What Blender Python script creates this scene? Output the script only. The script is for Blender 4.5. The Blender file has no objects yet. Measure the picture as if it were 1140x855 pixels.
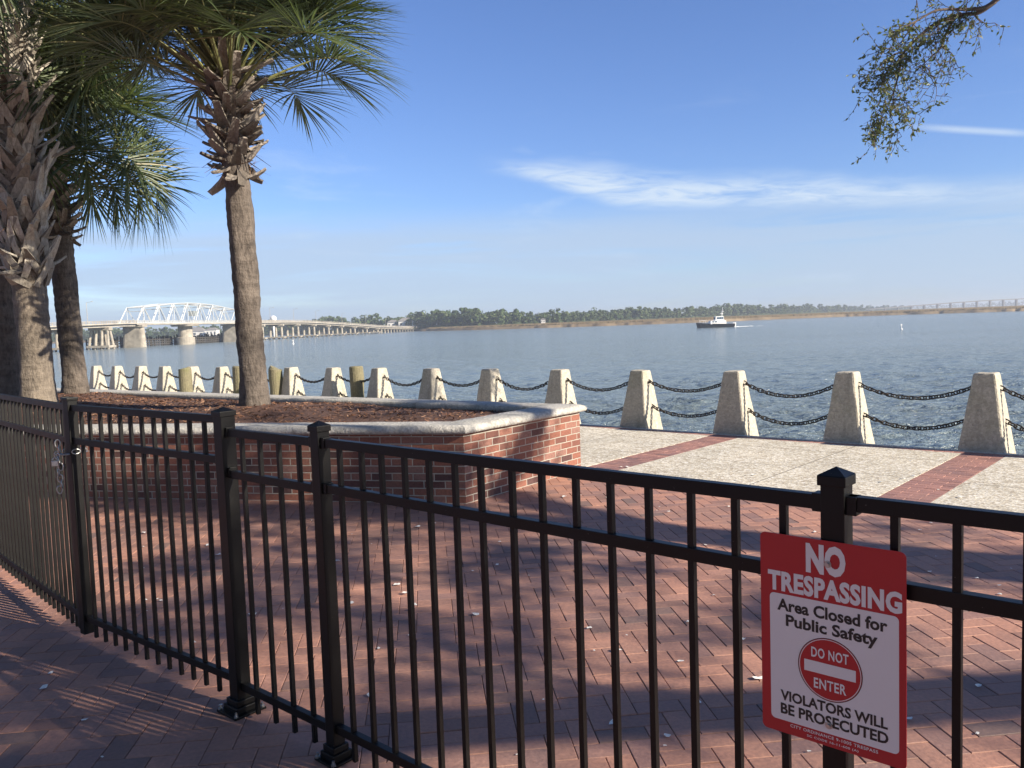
import bpy, bmesh, math, random
import numpy as np
from mathutils import Vector, Matrix, noise

random.seed(7)
rng = np.random.default_rng(7)
C = bpy.context.scene
COL = C.collection
PI = math.pi

# ------------------------------------------------------------------ camera
cam_d = bpy.data.cameras.new("camera")
cam_d.sensor_width = 36.0
cam_d.lens = 925.0 / 1140.0 * 36.0
cam_d.clip_start = 0.05
cam_d.clip_end = 20000.0
cam = bpy.data.objects.new("camera", cam_d)
COL.objects.link(cam)
ROLL = math.radians(2.05)
PITCH = math.atan((427.5 - 359.8) * math.cos(ROLL) / 925.0)
fwd = Vector((0, math.cos(PITCH), -math.sin(PITCH)))
rt0 = Vector((1, 0, 0)); up0 = rt0.cross(fwd)
cr = math.cos(ROLL) * rt0 - math.sin(ROLL) * up0
cu = math.sin(ROLL) * rt0 + math.cos(ROLL) * up0
cam.matrix_world = Matrix(((cr.x, cu.x, -fwd.x, 0), (cr.y, cu.y, -fwd.y, 0), (cr.z, cu.z, -fwd.z, 1.6), (0, 0, 0, 1)))
C.camera = cam

# ------------------------------------------------------------------ sun and sky
SUN_AZ = math.atan2(0.88, -0.475)        # clockwise from +Y
SUN_EL = math.radians(27.5)
sun_dir = Vector((math.sin(SUN_AZ) * math.cos(SUN_EL), math.cos(SUN_AZ) * math.cos(SUN_EL), math.sin(SUN_EL)))
sun_d = bpy.data.lights.new("sun", 'SUN')
sun_d.energy = 5.0
sun_d.angle = math.radians(0.53)
sun_d.color = (1.0, 0.885, 0.72)
sun = bpy.data.objects.new("sun", sun_d)
COL.objects.link(sun)
sun.rotation_euler = sun_dir.to_track_quat('Z', 'Y').to_euler()
sun.location = (20, -10, 30)

world = bpy.data.worlds.new("World")
C.world = world
world.use_nodes = True
C.view_settings.view_transform = 'Standard'
C.view_settings.look = 'None'
C.view_settings.gamma = 1.0
C.view_settings.exposure = 0.95
C.view_settings.use_curve_mapping = False


class NT:
    """small helper for writing node graphs"""
    def __init__(s, tree):
        s.t = tree; s.n = tree.nodes; s.l = tree.links
    def new(s, kind, **kw):
        nd = s.n.new(kind)
        for k, v in kw.items():
            setattr(nd, k, v)
        return nd
    def put(s, sock, v):
        if hasattr(v, 'links') or isinstance(v, bpy.types.NodeSocket):
            s.l.new(v, sock)
        elif v is not None:
            sock.default_value = v
    def math(s, op, a, b=None, c=None, clamp=False):
        nd = s.new('ShaderNodeMath', operation=op, use_clamp=clamp)
        s.put(nd.inputs[0], a)
        if b is not None: s.put(nd.inputs[1], b)
        if c is not None: s.put(nd.inputs[2], c)
        return nd.outputs[0]
    def ramp01(s, v, lo, hi):
        nd = s.new('ShaderNodeMapRange', interpolation_type='SMOOTHSTEP')
        s.put(nd.inputs[0], v)
        nd.inputs[1].default_value = lo; nd.inputs[2].default_value = hi
        return nd.outputs[0]
    def mix(s, fac, a, b, blend='MIX'):
        nd = s.new('ShaderNodeMix', data_type='RGBA', blend_type=blend)
        s.put(nd.inputs[0], fac); s.put(nd.inputs[6], a); s.put(nd.inputs[7], b)
        return nd.outputs[2]
    def comb(s, x, y, z):
        nd = s.new('ShaderNodeCombineXYZ')
        s.put(nd.inputs[0], x); s.put(nd.inputs[1], y); s.put(nd.inputs[2], z)
        return nd.outputs[0]
    def noise(s, vec, scale, detail=4, rough=0.55, dist=0.0):
        nd = s.new('ShaderNodeTexNoise')
        if vec is not None: s.l.new(vec, nd.inputs['Vector'])
        nd.inputs['Scale'].default_value = scale; nd.inputs['Detail'].default_value = detail
        nd.inputs['Roughness'].default_value = rough; nd.inputs['Distortion'].default_value = dist
        return nd.outputs[0]
    def vscale(s, vec, sc, rot=(0, 0, 0), loc=(0, 0, 0)):
        nd = s.new('ShaderNodeMapping')
        s.l.new(vec, nd.inputs[0]); nd.inputs['Scale'].default_value = sc
        nd.inputs['Rotation'].default_value = rot; nd.inputs['Location'].default_value = loc
        return nd.outputs[0]
    def ramp(s, v, stops):
        nd = s.new('ShaderNodeValToRGB')
        cr_ = nd.color_ramp
        while len(cr_.elements) < len(stops): cr_.elements.new(0.5)
        for e, (p, c) in zip(cr_.elements, stops):
            e.position = p; e.color = (*c, 1) if len(c) == 3 else c
        s.put(nd.inputs[0], v)
        return nd.outputs[0]


def build_world():
    w = NT(world.node_tree); w.n.clear()
    out = w.new('ShaderNodeOutputWorld'); bg = w.new('ShaderNodeBackground')
    sky = w.new('ShaderNodeTexSky', sky_type='NISHITA')
    sky.sun_disc = False
    sky.sun_elevation = SUN_EL; sky.sun_rotation = SUN_AZ
    sky.air_density = 1.0; sky.dust_density = 0.35; sky.ozone_density = 2.0; sky.altitude = 0
    tc = w.new('ShaderNodeTexCoord')
    sep = w.new('ShaderNodeSeparateXYZ'); w.l.new(tc.outputs['Generated'], sep.inputs[0])
    x, y, z = sep.outputs
    az = w.math('MULTIPLY', w.math('ARCTAN2', x, y), 180 / PI)
    el = w.math('MULTIPLY', w.math('ARCSINE', z), 180 / PI)
    # cirrus streak: a sharp lower edge, wispy upper edge, tapering to the right
    warp = w.noise(w.comb(w.math('MULTIPLY', az, 0.12), w.math('MULTIPLY', el, 0.35), 0.0), 1.0, 4)
    elw = w.math('ADD', el, w.math('MULTIPLY', w.math('SUBTRACT', warp, 0.5), 1.6))
    bottom = w.math('SUBTRACT', 7.75, w.math('MULTIPLY', az, 0.062))
    top = w.math('SUBTRACT', 11.5, w.math('MULTIPLY', az, 0.125))
    lo = w.ramp01(w.math('SUBTRACT', el, w.math('ADD', bottom, w.math('MULTIPLY', w.ramp01(az, 9.0, -1.0), 2.1))), -0.15, 0.9)
    hi = w.ramp01(w.math('SUBTRACT', top, elw), -0.1, 1.7)
    ends = w.math('MULTIPLY', w.ramp01(az, -2.5, 2.5), w.ramp01(az, 40.0, 22.0))
    fib = w.noise(w.comb(w.math('ADD', w.math('MULTIPLY', az, 0.22), w.math('MULTIPLY', el, 0.35)), w.math('MULTIPLY', el, 1.2), 3.0), 1.4, 7, 0.62, 0.6)
    streak = w.math('MULTIPLY', w.math('MULTIPLY', lo, hi), w.math('MULTIPLY', ends, w.math('ADD', 0.06, w.math('MULTIPLY', w.ramp01(fib, 0.22, 0.66), 0.94))))
    # veil of thin haze cloud low down
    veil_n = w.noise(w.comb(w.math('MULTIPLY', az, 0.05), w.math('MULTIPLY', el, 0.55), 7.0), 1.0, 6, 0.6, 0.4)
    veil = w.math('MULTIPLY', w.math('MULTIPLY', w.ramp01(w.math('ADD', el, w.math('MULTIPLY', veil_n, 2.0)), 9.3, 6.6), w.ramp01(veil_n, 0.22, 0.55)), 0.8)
    # a few faint wisps higher up and a short contrail at the right
    wis_n = w.noise(w.comb(w.math('MULTIPLY', az, 0.07), w.math('MULTIPLY', el, 0.4), 11.0), 1.3, 6, 0.6, 0.5)
    wis = w.math('MULTIPLY', w.math('MULTIPLY', w.ramp01(wis_n, 0.55, 0.8), w.ramp01(el, 16.0, 9.0)), 0.3)
    tr_c = w.math('SUBTRACT', el, w.math('SUBTRACT', 16.1, w.math('MULTIPLY', az, 0.2)))
    trail = w.math('MULTIPLY', w.math('MULTIPLY', w.ramp01(w.math('ABSOLUTE', tr_c), 0.32, 0.0), w.math('MULTIPLY', w.ramp01(az, 24.5, 28.5), w.ramp01(az, 33.0, 30.5))), 0.6)
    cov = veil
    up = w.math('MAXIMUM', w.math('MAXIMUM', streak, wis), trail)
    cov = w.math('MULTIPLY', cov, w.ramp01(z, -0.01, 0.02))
    tint = w.mix(1.0, sky.outputs[0], w.mix(w.ramp01(y, -0.1, 0.35), SKY_BEHIND, SKY_TINT), 'MULTIPLY')     # deep blue ahead; unseen half behind the camera greyed to neutralise ambient light
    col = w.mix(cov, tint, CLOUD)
    col = w.mix(up, col, CIRRUS)
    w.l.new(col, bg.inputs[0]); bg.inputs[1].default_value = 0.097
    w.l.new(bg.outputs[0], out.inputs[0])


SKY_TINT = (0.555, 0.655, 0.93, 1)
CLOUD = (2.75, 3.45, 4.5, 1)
SKY_BEHIND = (0.52, 0.55, 0.66, 1)
CIRRUS = (3.75, 4.4, 5.2, 1)
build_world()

# ------------------------------------------------------------------ helpers
def tag(o, label=None, cat=None, group=None, kind=None):
    if label: o['label'] = label
    if cat: o['category'] = cat
    if group: o['group'] = group
    if kind: o['kind'] = kind
    return o


def thing(name, label, cat, loc=(0, 0, 0), rz=0.0, group=None):
    o = bpy.data.objects.new(name, None)
    o.empty_display_size = 0.2
    COL.objects.link(o); o.location = loc; o.rotation_euler = (0, 0, rz)
    return tag(o, label, cat, group)


class MB:
    """collects faces; build() links them as one mesh object"""
    def __init__(s):
        s.v = []; s.f = []; s.m = []; s.uv = []; s.has_uv = False
    def face(s, idx, m=0, uv=None):
        s.f.append(idx); s.m.append(m); s.uv.append(uv)
        if uv: s.has_uv = True
    def quad(s, a, b, c, d, m=0, uv=None):
        i = len(s.v); s.v += [tuple(a), tuple(b), tuple(c), tuple(d)]; s.face((i, i + 1, i + 2, i + 3), m, uv)
    def tri(s, a, b, c, m=0):
        i = len(s.v); s.v += [tuple(a), tuple(b), tuple(c)]; s.face((i, i + 1, i + 2), m)
    def box(s, c, size, rot=None, m=0, bevel=0.0, taper=1.0):
        hx, hy, hz = [q / 2 for q in size]
        R = rot or Matrix.Identity(3); c = Vector(c)
        if bevel <= 0:
            i = len(s.v)
            for z, k in ((-hz, 1.0), (hz, taper)):
                for x, y in ((-hx, -hy), (hx, -hy), (hx, hy), (-hx, hy)):
                    s.v.append(tuple(c + R @ Vector((x * k, y * k, z))))
            for f in ((3, 2, 1, 0), (4, 5, 6, 7), (0, 1, 5, 4), (1, 2, 6, 5), (2, 3, 7, 6), (3, 0, 4, 7)):
                s.face(tuple(i + q for q in f), m)
            return
        bm = bmesh.new()
        bmesh.ops.create_cube(bm, size=1.0)
        for v in bm.verts:
            k = taper if v.co.z > 0 else 1.0
            v.co = Vector((v.co.x * size[0] * k, v.co.y * size[1] * k, v.co.z * size[2]))
        bmesh.ops.bevel(bm, geom=bm.edges[:], offset=bevel, segments=2, profile=0.6, affect='EDGES')
        s.bm(bm, Matrix.Translation(c) @ R.to_4x4(), m)
    def bm(s, bm, M=None, m=0):
        M = M or Matrix.Identity(4)
        i = len(s.v); bm.verts.index_update()
        s.v += [tuple(M @ v.co) for v in bm.verts]
        for f in bm.faces:
            s.face(tuple(i + v.index for v in f.verts), m)
        bm.free()
    def tube(s, pts, rad, n=8, m=0, cap=True, closed=False):
        pts = [Vector(p) for p in pts]
        N = len(pts)
        if not hasattr(rad, '__len__'): rad = [rad] * N
        base = len(s.v)
        prev = None
        for k, p in enumerate(pts):
            if closed:
                t = pts[(k + 1) % N] - pts[k - 1]
            else:
                t = pts[min(k + 1, N - 1)] - pts[max(k - 1, 0)]
            t = t.normalized() if t.length > 1e-9 else Vector((0, 0, 1))
            if prev is None:
                a = Vector((0, 0, 1)) if abs(t.z) < 0.9 else Vector((1, 0, 0))
                u = t.cross(a).normalized()
            else:
                u = (prev - t * prev.dot(t)).normalized()
            prev = u
            w = t.cross(u)
            for q in range(n):
                an = 2 * PI * q / n
                s.v.append(tuple(p + (u * math.cos(an) + w * math.sin(an)) * rad[k]))
        rings = N if closed else N - 1
        for k in range(rings):
            a0 = base + k * n; b0 = base + ((k + 1) % N) * n
            for q in range(n):
                s.face((a0 + q, a0 + (q + 1) % n, b0 + (q + 1) % n, b0 + q), m)
        if cap and not closed:
            s.face(tuple(base + q for q in range(n))[::-1], m)
            s.face(tuple(base + (N - 1) * n + q for q in range(n)), m)
    def prism(s, poly, z0, z1, m=0):
        i = len(s.v); n = len(poly)
        s.v += [(p[0], p[1], z0) for p in poly] + [(p[0], p[1], z1) for p in poly]
        s.face(tuple(range(i, i + n))[::-1], m); s.face(tuple(range(i + n, i + 2 * n)), m)
        for k in range(n):
            s.face((i + k, i + (k + 1) % n, i + n + (k + 1) % n, i + n + k), m)
    def build(s, name, mats, parent=None, smooth=False):
        me = bpy.data.meshes.new(name)
        me.from_pydata(s.v, [], s.f)
        if not isinstance(mats, (list, tuple)): mats = [mats]
        for m in mats: me.materials.append(m)
        if len(mats) > 1:
            me.polygons.foreach_set('material_index', s.m)
        if s.has_uv:
            uvl = me.uv_layers.new(name='UVMap')
            k = 0
            for f, uv in zip(s.f, s.uv):
                for q in range(len(f)):
                    if uv: uvl.data[k].uv = uv[q]
                    k += 1
        if smooth:
            me.polygons.foreach_set('use_smooth', [True] * len(me.polygons))
        me.update()
        o = bpy.data.objects.new(name, me)
        COL.objects.link(o)
        if parent: o.parent = parent
        return o


def copy_obj(o, parent=None):
    c = o.copy(); COL.objects.link(c)
    if parent: c.parent = parent
    return c


def copy_tree(o, parent=None):
    c = copy_obj(o, parent)
    for ch in list(o.children):
        copy_tree(ch, c)
    return c


def mat(name):
    m = bpy.data.materials.new(name); m.use_nodes = True
    t = NT(m.node_tree); t.n.clear()
    out = t.new('ShaderNodeOutputMaterial'); p = t.new('ShaderNodeBsdfPrincipled')
    t.l.new(p.outputs[0], out.inputs[0])
    t.p = p; t.out = out; t.mat = m
    return t


def bump(t, h, strength, dist=0.01):
    b = t.new('ShaderNodeBump'); b.inputs['Strength'].default_value = strength; b.inputs['Distance'].default_value = dist
    t.put(b.inputs['Height'], h); t.l.new(b.outputs[0], t.p.inputs['Normal'])


def simple(name, col, rough=0.6, metal=0.0, var=0.15, scale=6.0, bmp=0.0, bscale=40.0, spec=0.5):
    t = mat(name)
    tc = t.new('ShaderNodeTexCoord').outputs['Object']
    n = t.noise(tc, scale, 5)
    c0 = tuple(q * (1 - var) for q in col); c1 = tuple(min(1, q * (1 + var)) for q in col)
    t.l.new(t.ramp(n, [(0.3, c0), (0.7, c1)]), t.p.inputs['Base Color'])
    t.p.inputs['Roughness'].default_value = rough; t.p.inputs['Metallic'].default_value = metal
    t.p.inputs['Specular IOR Level'].default_value = spec
    if bmp: bump(t, t.noise(tc, bscale, 5), bmp)
    return t.mat


def V2(x, y): return np.array([x, y], float)

# local frame shared by fence and river wall
ANG = math.radians(137.75)
U = V2(math.cos(ANG), math.sin(ANG))        # along the wall, away to the left
N = V2(math.sin(ANG), -math.cos(ANG))       # towards the water
WALL0 = V2(5.30, 9.24) - 0.235 * N          # deck edge at the first bollard
def loc(u, n, z=0.0):
    p = WALL0 + U * u + N * n
    return (float(p[0]), float(p[1]), z)
RZ = Matrix.Rotation(ANG, 3, 'Z')           # local x = U, local y = -N

# ------------------------------------------------------------------ materials
def m_paver(name, c_a, c_b, c_c):
    t = mat(name)
    geo = t.new('ShaderNodeNewGeometry'); tc = t.new('ShaderNodeTexCoord').outputs['Object']
    ri = geo.outputs['Random Per Island']
    col = t.ramp(ri, [(0.0, c_a), (0.45, c_b), (0.8, c_c), (0.93, tuple(q * 0.80 for q in c_a)), (1.0, (c_a[0] * 0.52, c_a[1] * 0.66, c_a[2] * 0.78))])
    st = t.noise(tc, 1.3, 6, 0.6)
    col = t.mix(t.math('MULTIPLY', t.ramp01(st, 0.40, 0.68), 0.5), col, (0.145, 0.105, 0.10, 1))
    fine = t.noise(tc, 55.0, 4)
    col = t.mix(0.5, col, t.ramp(fine, [(0.3, (0.62, 0.62, 0.62)), (0.7, (1.25, 1.22, 1.2))]), 'MULTIPLY')
    spk = t.noise(tc, 190.0, 2)
    col = t.mix(t.math('MULTIPLY', t.ramp01(spk, 0.68, 0.78), 0.35), col, (0.5, 0.44, 0.4, 1))
    t.l.new(col, t.p.inputs['Base Color'])
    t.l.new(t.math('ADD', 0.5, t.math('MULTIPLY', fine, 0.4)), t.p.inputs['Roughness'])
    bump(t, t.math('ADD', fine, t.math('MULTIPLY', t.noise(tc, 18.0, 3), 0.7)), 0.5, 0.004)
    return t.mat

M_PAVER = m_paver('brick_paver', (0.365, 0.190, 0.140), (0.44, 0.226, 0.160), (0.29, 0.165, 0.140))
M_BAND = m_paver('band_brick', (0.35, 0.180, 0.145), (0.39, 0.20, 0.16), (0.30, 0.155, 0.135))
M_SAND = simple('joint_sand', (0.055, 0.043, 0.04), 0.95, var=0.4, scale=9)


def m_plaza():
    t = mat('plaza_brick')
    tc = t.new('ShaderNodeTexCoord').outputs['Object']
    b = t.new('ShaderNodeTexBrick'); t.l.new(tc, b.inputs['Vector'])
    b.inputs['Color1'].default_value = (0.28, 0.13, 0.11, 1); b.inputs['Color2'].default_value = (0.23, 0.105, 0.10, 1)
    b.inputs['Mortar'].default_value = (0.06, 0.05, 0.045, 1); b.inputs['Scale'].default_value = 1.0
    b.inputs['Brick Width'].default_value = 0.2; b.inputs['Row Height'].default_value = 0.1; b.inputs['Mortar Size'].default_value = 0.003
    t.l.new(b.outputs[0], t.p.inputs['Base Color']); t.p.inputs['Roughness'].default_value = 0.8
    return t.mat
M_PLAZA = m_plaza()


def m_tabby():
    t = mat('tabby_concrete')
    tc = t.new('ShaderNodeTexCoord').outputs['Object']
    v = t.new('ShaderNodeTexVoronoi'); t.l.new(tc, v.inputs['Vector']); v.inputs['Scale'].default_value = 34.0
    sepc = t.new('ShaderNodeSeparateColor'); t.l.new(v.outputs['Color'], sepc.inputs[0])
    col = t.ramp(sepc.outputs[0], [(0.0, (0.37, 0.325, 0.265)), (0.35, (0.53, 0.49, 0.41)), (0.75, (0.63, 0.605, 0.535)), (1.0, (0.77, 0.75, 0.71))])
    big = t.noise(tc, 1.1, 5, 0.6)
    col = t.mix(1.0, col, t.ramp(big, [(0.3, (0.80, 0.79, 0.76)), (0.7, (1.08, 1.06, 1.02))]), 'MULTIPLY')
    fine = t.noise(tc, 60, 4)
    col = t.mix(0.6, col, t.ramp(fine, [(0.3, (0.7, 0.68, 0.66)), (0.7, (1.2, 1.2, 1.2))]), 'MULTIPLY')
    b = t.new('ShaderNodeTexBrick'); t.l.new(t.vscale(tc, (1, 1, 1), (0, 0, 0), (0.24, 0.33, 0)), b.inputs['Vector'])
    b.offset = 0.0; b.inputs['Scale'].default_value = 1.0
    b.inputs['Brick Width'].default_value = 1.53; b.inputs['Row Height'].default_value = 1.10
    b.inputs['Mortar Size'].default_value = 0.009; b.inputs['Mortar Smooth'].default_value = 0.3
    col = t.mix(t.math('MULTIPLY', b.outputs['Fac'], 0.75), col, (0.13, 0.11, 0.09, 1))
    t.l.new(col, t.p.inputs['Base Color']); t.p.inputs['Roughness'].default_value = 0.9
    bump(t, t.math('SUBTRACT', t.math('ADD', v.outputs['Distance'], t.math('MULTIPLY', fine, 0.8)), t.math('MULTIPLY', b.outputs['Fac'], 1.5)), 0.55, 0.006)
    return t.mat
M_TABBY = m_tabby()


def m_concrete(name, col, dirt=(0.12, 0.11, 0.09), moss=0.0, streak=True):
    t = mat(name)
    tc = t.new('ShaderNodeTexCoord').outputs['Object']
    oi = t.new('ShaderNodeObjectInfo').outputs['Random']
    ad = t.new('ShaderNodeVectorMath', operation='ADD'); t.l.new(tc, ad.inputs[0])
    t.l.new(t.comb(t.math('MULTIPLY', oi, 37.0), t.math('MULTIPLY', oi, 11.0), 0.0), ad.inputs[1]); vec = ad.outputs[0]
    v = t.new('ShaderNodeTexVoronoi'); t.l.new(vec, v.inputs['Vector']); v.inputs['Scale'].default_value = 38.0
    sepc = t.new('ShaderNodeSeparateColor'); t.l.new(v.outputs['Color'], sepc.inputs[0])
    c = t.ramp(sepc.outputs[1], [(0.0, tuple(q * 0.86 for q in col)), (0.6, col), (1.0, tuple(min(1, q * 1.18) for q in col))])
    n = t.noise(vec, 3.2, 7, 0.65)
    c = t.mix(t.math('MULTIPLY', t.ramp01(n, 0.5, 0.8), 0.5), c, (*dirt, 1))
    if streak:
        st = t.noise(t.vscale(vec, (9, 9, 0.8)), 1.0, 4)
        c = t.mix(t.math('MULTIPLY', t.ramp01(st, 0.55, 0.75), 0.45), c, (*dirt, 1))
    if moss:
        mo = t.noise(vec, 2.1, 5, 0.6)
        c = t.mix(t.math('MULTIPLY', t.ramp01(mo, 0.5, 0.68), moss), c, (0.15, 0.16, 0.06, 1))
    fine = t.noise(vec, 70.0, 4)
    c = t.mix(0.5, c, t.ramp(fine, [(0.3, (0.68, 0.68, 0.68)), (0.7, (1.2, 1.2, 1.2))]), 'MULTIPLY')
    t.l.new(c, t.p.inputs['Base Color']); t.p.inputs['Roughness'].default_value = 0.9
    bump(t, t.math('ADD', fine, v.outputs['Distance']), 0.7, 0.008)
    return t.mat
M_BOLLARD = m_concrete('tabby_bollard', (0.45, 0.415, 0.345), (0.22, 0.205, 0.17), 0.2)
M_CAP = m_concrete('cap_concrete', (0.44, 0.425, 0.39), (0.09, 0.088, 0.08), 0.08, True)
M_LIP = m_concrete('wall_concrete', (0.58, 0.55, 0.48), (0.30, 0.28, 0.24))
M_PIER = simple('pier_concrete', (0.34, 0.31, 0.26), 0.9, var=0.3, scale=0.5)
M_DECK = simple('bridge_deck', (0.40, 0.37, 0.32), 0.9, var=0.2, scale=0.2)
M_STEEL = simple('bridge_paint', (0.50, 0.52, 0.52), 0.5, var=0.08, scale=0.2)
M_FENDER = simple('fender_timber', (0.06, 0.055, 0.048), 0.9, var=0.4, scale=0.6)


def m_wallbrick():
    t = mat('planter_brick')
    uv = t.new('ShaderNodeTexCoord').outputs['UV']
    nz = t.new('ShaderNodeTexNoise'); t.l.new(uv, nz.inputs['Vector']); nz.inputs['Scale'].default_value = 11.0
    wob = t.new('ShaderNodeVectorMath', operation='SCALE')
    sub = t.new('ShaderNodeVectorMath', operation='SUBTRACT'); t.l.new(nz.outputs[1], sub.inputs[0]); sub.inputs[1].default_value = (0.5, 0.5, 0.5)
    t.l.new(sub.outputs[0], wob.inputs[0]); wob.inputs['Scale'].default_value = 0.006
    ad = t.new('ShaderNodeVectorMath', operation='ADD'); t.l.new(uv, ad.inputs[0]); t.l.new(wob.outputs[0], ad.inputs[1])
    def brick(c1, c2, mo):
        b = t.new('ShaderNodeTexBrick'); t.l.new(ad.outputs[0], b.inputs['Vector']); b.inputs['Scale'].default_value = 1.0
        b.inputs['Brick Width'].default_value = 0.203; b.inputs['Row Height'].default_value = 0.0676
        b.inputs['Mortar Size'].default_value = 0.0052; b.inputs['Mortar Smooth'].default_value = 0.15
        b.inputs['Color1'].default_value = c1; b.inputs['Color2'].default_value = c2; b.inputs['Mortar'].default_value = mo
        b.inputs['Bias'].default_value = 0.0
        return b
    b = brick((0.0, 0, 0, 1), (1, 1, 1, 1), (0, 0, 0, 1))
    fac = b.outputs['Fac']
    col = t.ramp(b.outputs['Color'], [(0.0, (0.075, 0.04, 0.04)), (0.3, (0.19, 0.075, 0.055)), (0.65, (0.27, 0.11, 0.075)), (1.0, (0.25, 0.135, 0.11))])
    fine = t.noise(uv, 45, 5)
    col = t.mix(0.6, col, t.ramp(fine, [(0.3, (0.6, 0.6, 0.6)), (0.7, (1.25, 1.25, 1.25))]), 'MULTIPLY')
    mort = t.mix(t.noise(uv, 8, 4), (0.30, 0.275, 0.23, 1), (0.48, 0.44, 0.38, 1))
    col = t.mix(fac, col, mort)
    grime = t.noise(uv, 1.8, 6, 0.65)
    col = t.mix(t.math('MULTIPLY', t.ramp01(grime, 0.5, 0.75), 0.35), col, (0.09, 0.08, 0.07, 1))
    t.l.new(col, t.p.inputs['Base Color']); t.p.inputs['Roughness'].default_value = 0.88
    bump(t, t.math('SUBTRACT', t.math('MULTIPLY', fine, 0.35), fac), 0.8, 0.008)
    return t.mat
M_WALLBRICK = m_wallbrick()


def m_mulch():
    t = mat('mulch')
    geo = t.new('ShaderNodeNewGeometry')
    tc = t.new('ShaderNodeTexCoord').outputs['Object']
    col = t.ramp(geo.outputs['Random Per Island'], [(0.0, (0.07, 0.034, 0.022)), (0.4, (0.16, 0.072, 0.04)), (0.8, (0.25, 0.13, 0.075)), (1.0, (0.36, 0.22, 0.14))])
    col = t.mix(0.5, col, t.ramp(t.noise(tc, 60, 4), [(0.3, (0.55, 0.55, 0.55)), (0.7, (1.3, 1.3, 1.3))]), 'MULTIPLY')
    t.l.new(col, t.p.inputs['Base Color']); t.p.inputs['Roughness'].default_value = 0.9
    return t.mat
M_MULCH = m_mulch()
M_MULCHBED = simple('mulch_bed', (0.085, 0.042, 0.028), 0.95, var=0.5, scale=30, bmp=1.0, bscale=50)


def m_black():
    t = mat('black_powder_coat')
    tc = t.new('ShaderNodeTexCoord').outputs['Object']
    n = t.noise(tc, 14, 5)
    col = t.ramp(n, [(0.35, (0.002, 0.002, 0.0022)), (0.75, (0.0045, 0.0045, 0.0045))])
    dust = t.noise(tc, 160, 2)
    col = t.mix(t.math('MULTIPLY', t.ramp01(dust, 0.72, 0.8), 0.5), col, (0.2, 0.19, 0.17, 1))
    t.l.new(col, t.p.inputs['Base Color'])
    t.p.inputs['Specular IOR Level'].default_value = 0.3
    t.l.new(t.math('ADD', 0.36, t.math('MULTIPLY', n, 0.18)), t.p.inputs['Roughness'])
    bump(t, t.noise(tc, 420, 2), 0.12, 0.001)
    return t.mat
M_BLACK = m_black()
M_CHAIN = simple('chain_iron', (0.035, 0.028, 0.023), 0.55, 0.6, var=0.5, scale=25)
M_GALV = simple('galvanised', (0.42, 0.43, 0.43), 0.38, 0.9, var=0.15, scale=60)
M_RED = simple('sign_red', (0.42, 0.016, 0.022), 0.38, var=0.03, scale=3)
M_WHITE = simple('sign_white', (0.72, 0.71, 0.70), 0.38, var=0.02, scale=3)
M_INK = simple('sign_black', (0.015, 0.015, 0.016), 0.45, var=0.05)
M_ALU = simple('sign_aluminium', (0.55, 0.55, 0.55), 0.35, 0.8, var=0.05)
M_PILE = m_concrete('timber_pile', (0.20, 0.18, 0.11), (0.09, 0.085, 0.05), 0.6)


def m_bark(name, c0, c1, ring=14.0, dark=(0.05, 0.042, 0.036)):
    t = mat(name)
    tc = t.new('ShaderNodeTexCoord').outputs['Object']
    r = t.noise(t.vscale(tc, (2.5, 2.5, ring)), 1.0, 6, 0.65, 0.3)
    f = t.noise(t.vscale(tc, (26, 26, 9)), 1.0, 6, 0.7)
    col = t.ramp(t.math('ADD', t.math('MULTIPLY', r, 0.42), t.math('MULTIPLY', f, 0.58)), [(0.34, dark), (0.5, c0), (0.66, c1)])
    big = t.noise(tc, 1.7, 4)
    col = t.mix(1.0, col, t.ramp(big, [(0.3, (0.72, 0.70, 0.68)), (0.7, (1.15, 1.1, 1.05))]), 'MULTIPLY')
    t.l.new(col, t.p.inputs['Base Color']); t.p.inputs['Roughness'].default_value = 0.95
    bump(t, t.math('ADD', r, f), 1.0, 0.035)
    return t.mat
M_PALMBARK = m_bark('palm_bark', (0.135, 0.116, 0.102), (0.215, 0.188, 0.165), 9.0, (0.045, 0.038, 0.034))
M_PALMBARK_PALE = m_bark('palm_bark_pale', (0.215, 0.187, 0.155), (0.32, 0.28, 0.235), 11.0, (0.08, 0.068, 0.058))
M_OAKBARK = m_bark('oak_bark', (0.11, 0.085, 0.072), (0.19, 0.15, 0.125), 5.0)


def m_island(name, stops, rough=0.6, transl=0.0, tcol=None, spec=0.5):
    t = mat(name)
    geo = t.new('ShaderNodeNewGeometry')
    col = t.ramp(geo.outputs['Random Per Island'], stops)
    tc = t.new('ShaderNodeTexCoord').outputs['Object']
    col = t.mix(0.35, col, t.ramp(t.noise(tc, 12, 3), [(0.3, (0.6, 0.6, 0.6)), (0.7, (1.25, 1.25, 1.2))]), 'MULTIPLY')
    t.l.new(col, t.p.inputs['Base Color']); t.p.inputs['Roughness'].default_value = rough
    t.p.inputs['Specular IOR Level'].default_value = spec
    if 'boot' in name:
        st = t.noise(t.vscale(tc, (30, 30, 8)), 1.0, 5, 0.7); bump(t, st, 0.9, 0.02)
        col2 = t.mix(0.7, col, t.ramp(st, [(0.35, (0.55, 0.52, 0.5)), (0.62, (1.15, 1.14, 1.12))]), 'MULTIPLY'); t.l.new(col2, t.p.inputs['Base Color'])
    if transl:
        tr = t.new('ShaderNodeBsdfTranslucent'); t.l.new(t.mix(1.0, col, tcol or (1.4, 1.5, 0.7, 1), 'MULTIPLY'), tr.inputs[0])
        mx = t.new('ShaderNodeMixShader'); mx.inputs[0].default_value = transl
        t.l.new(t.p.outputs[0], mx.inputs[1]); t.l.new(tr.outputs[0], mx.inputs[2]); t.l.new(mx.outputs[0], t.out.inputs[0])
    return t.mat
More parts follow.
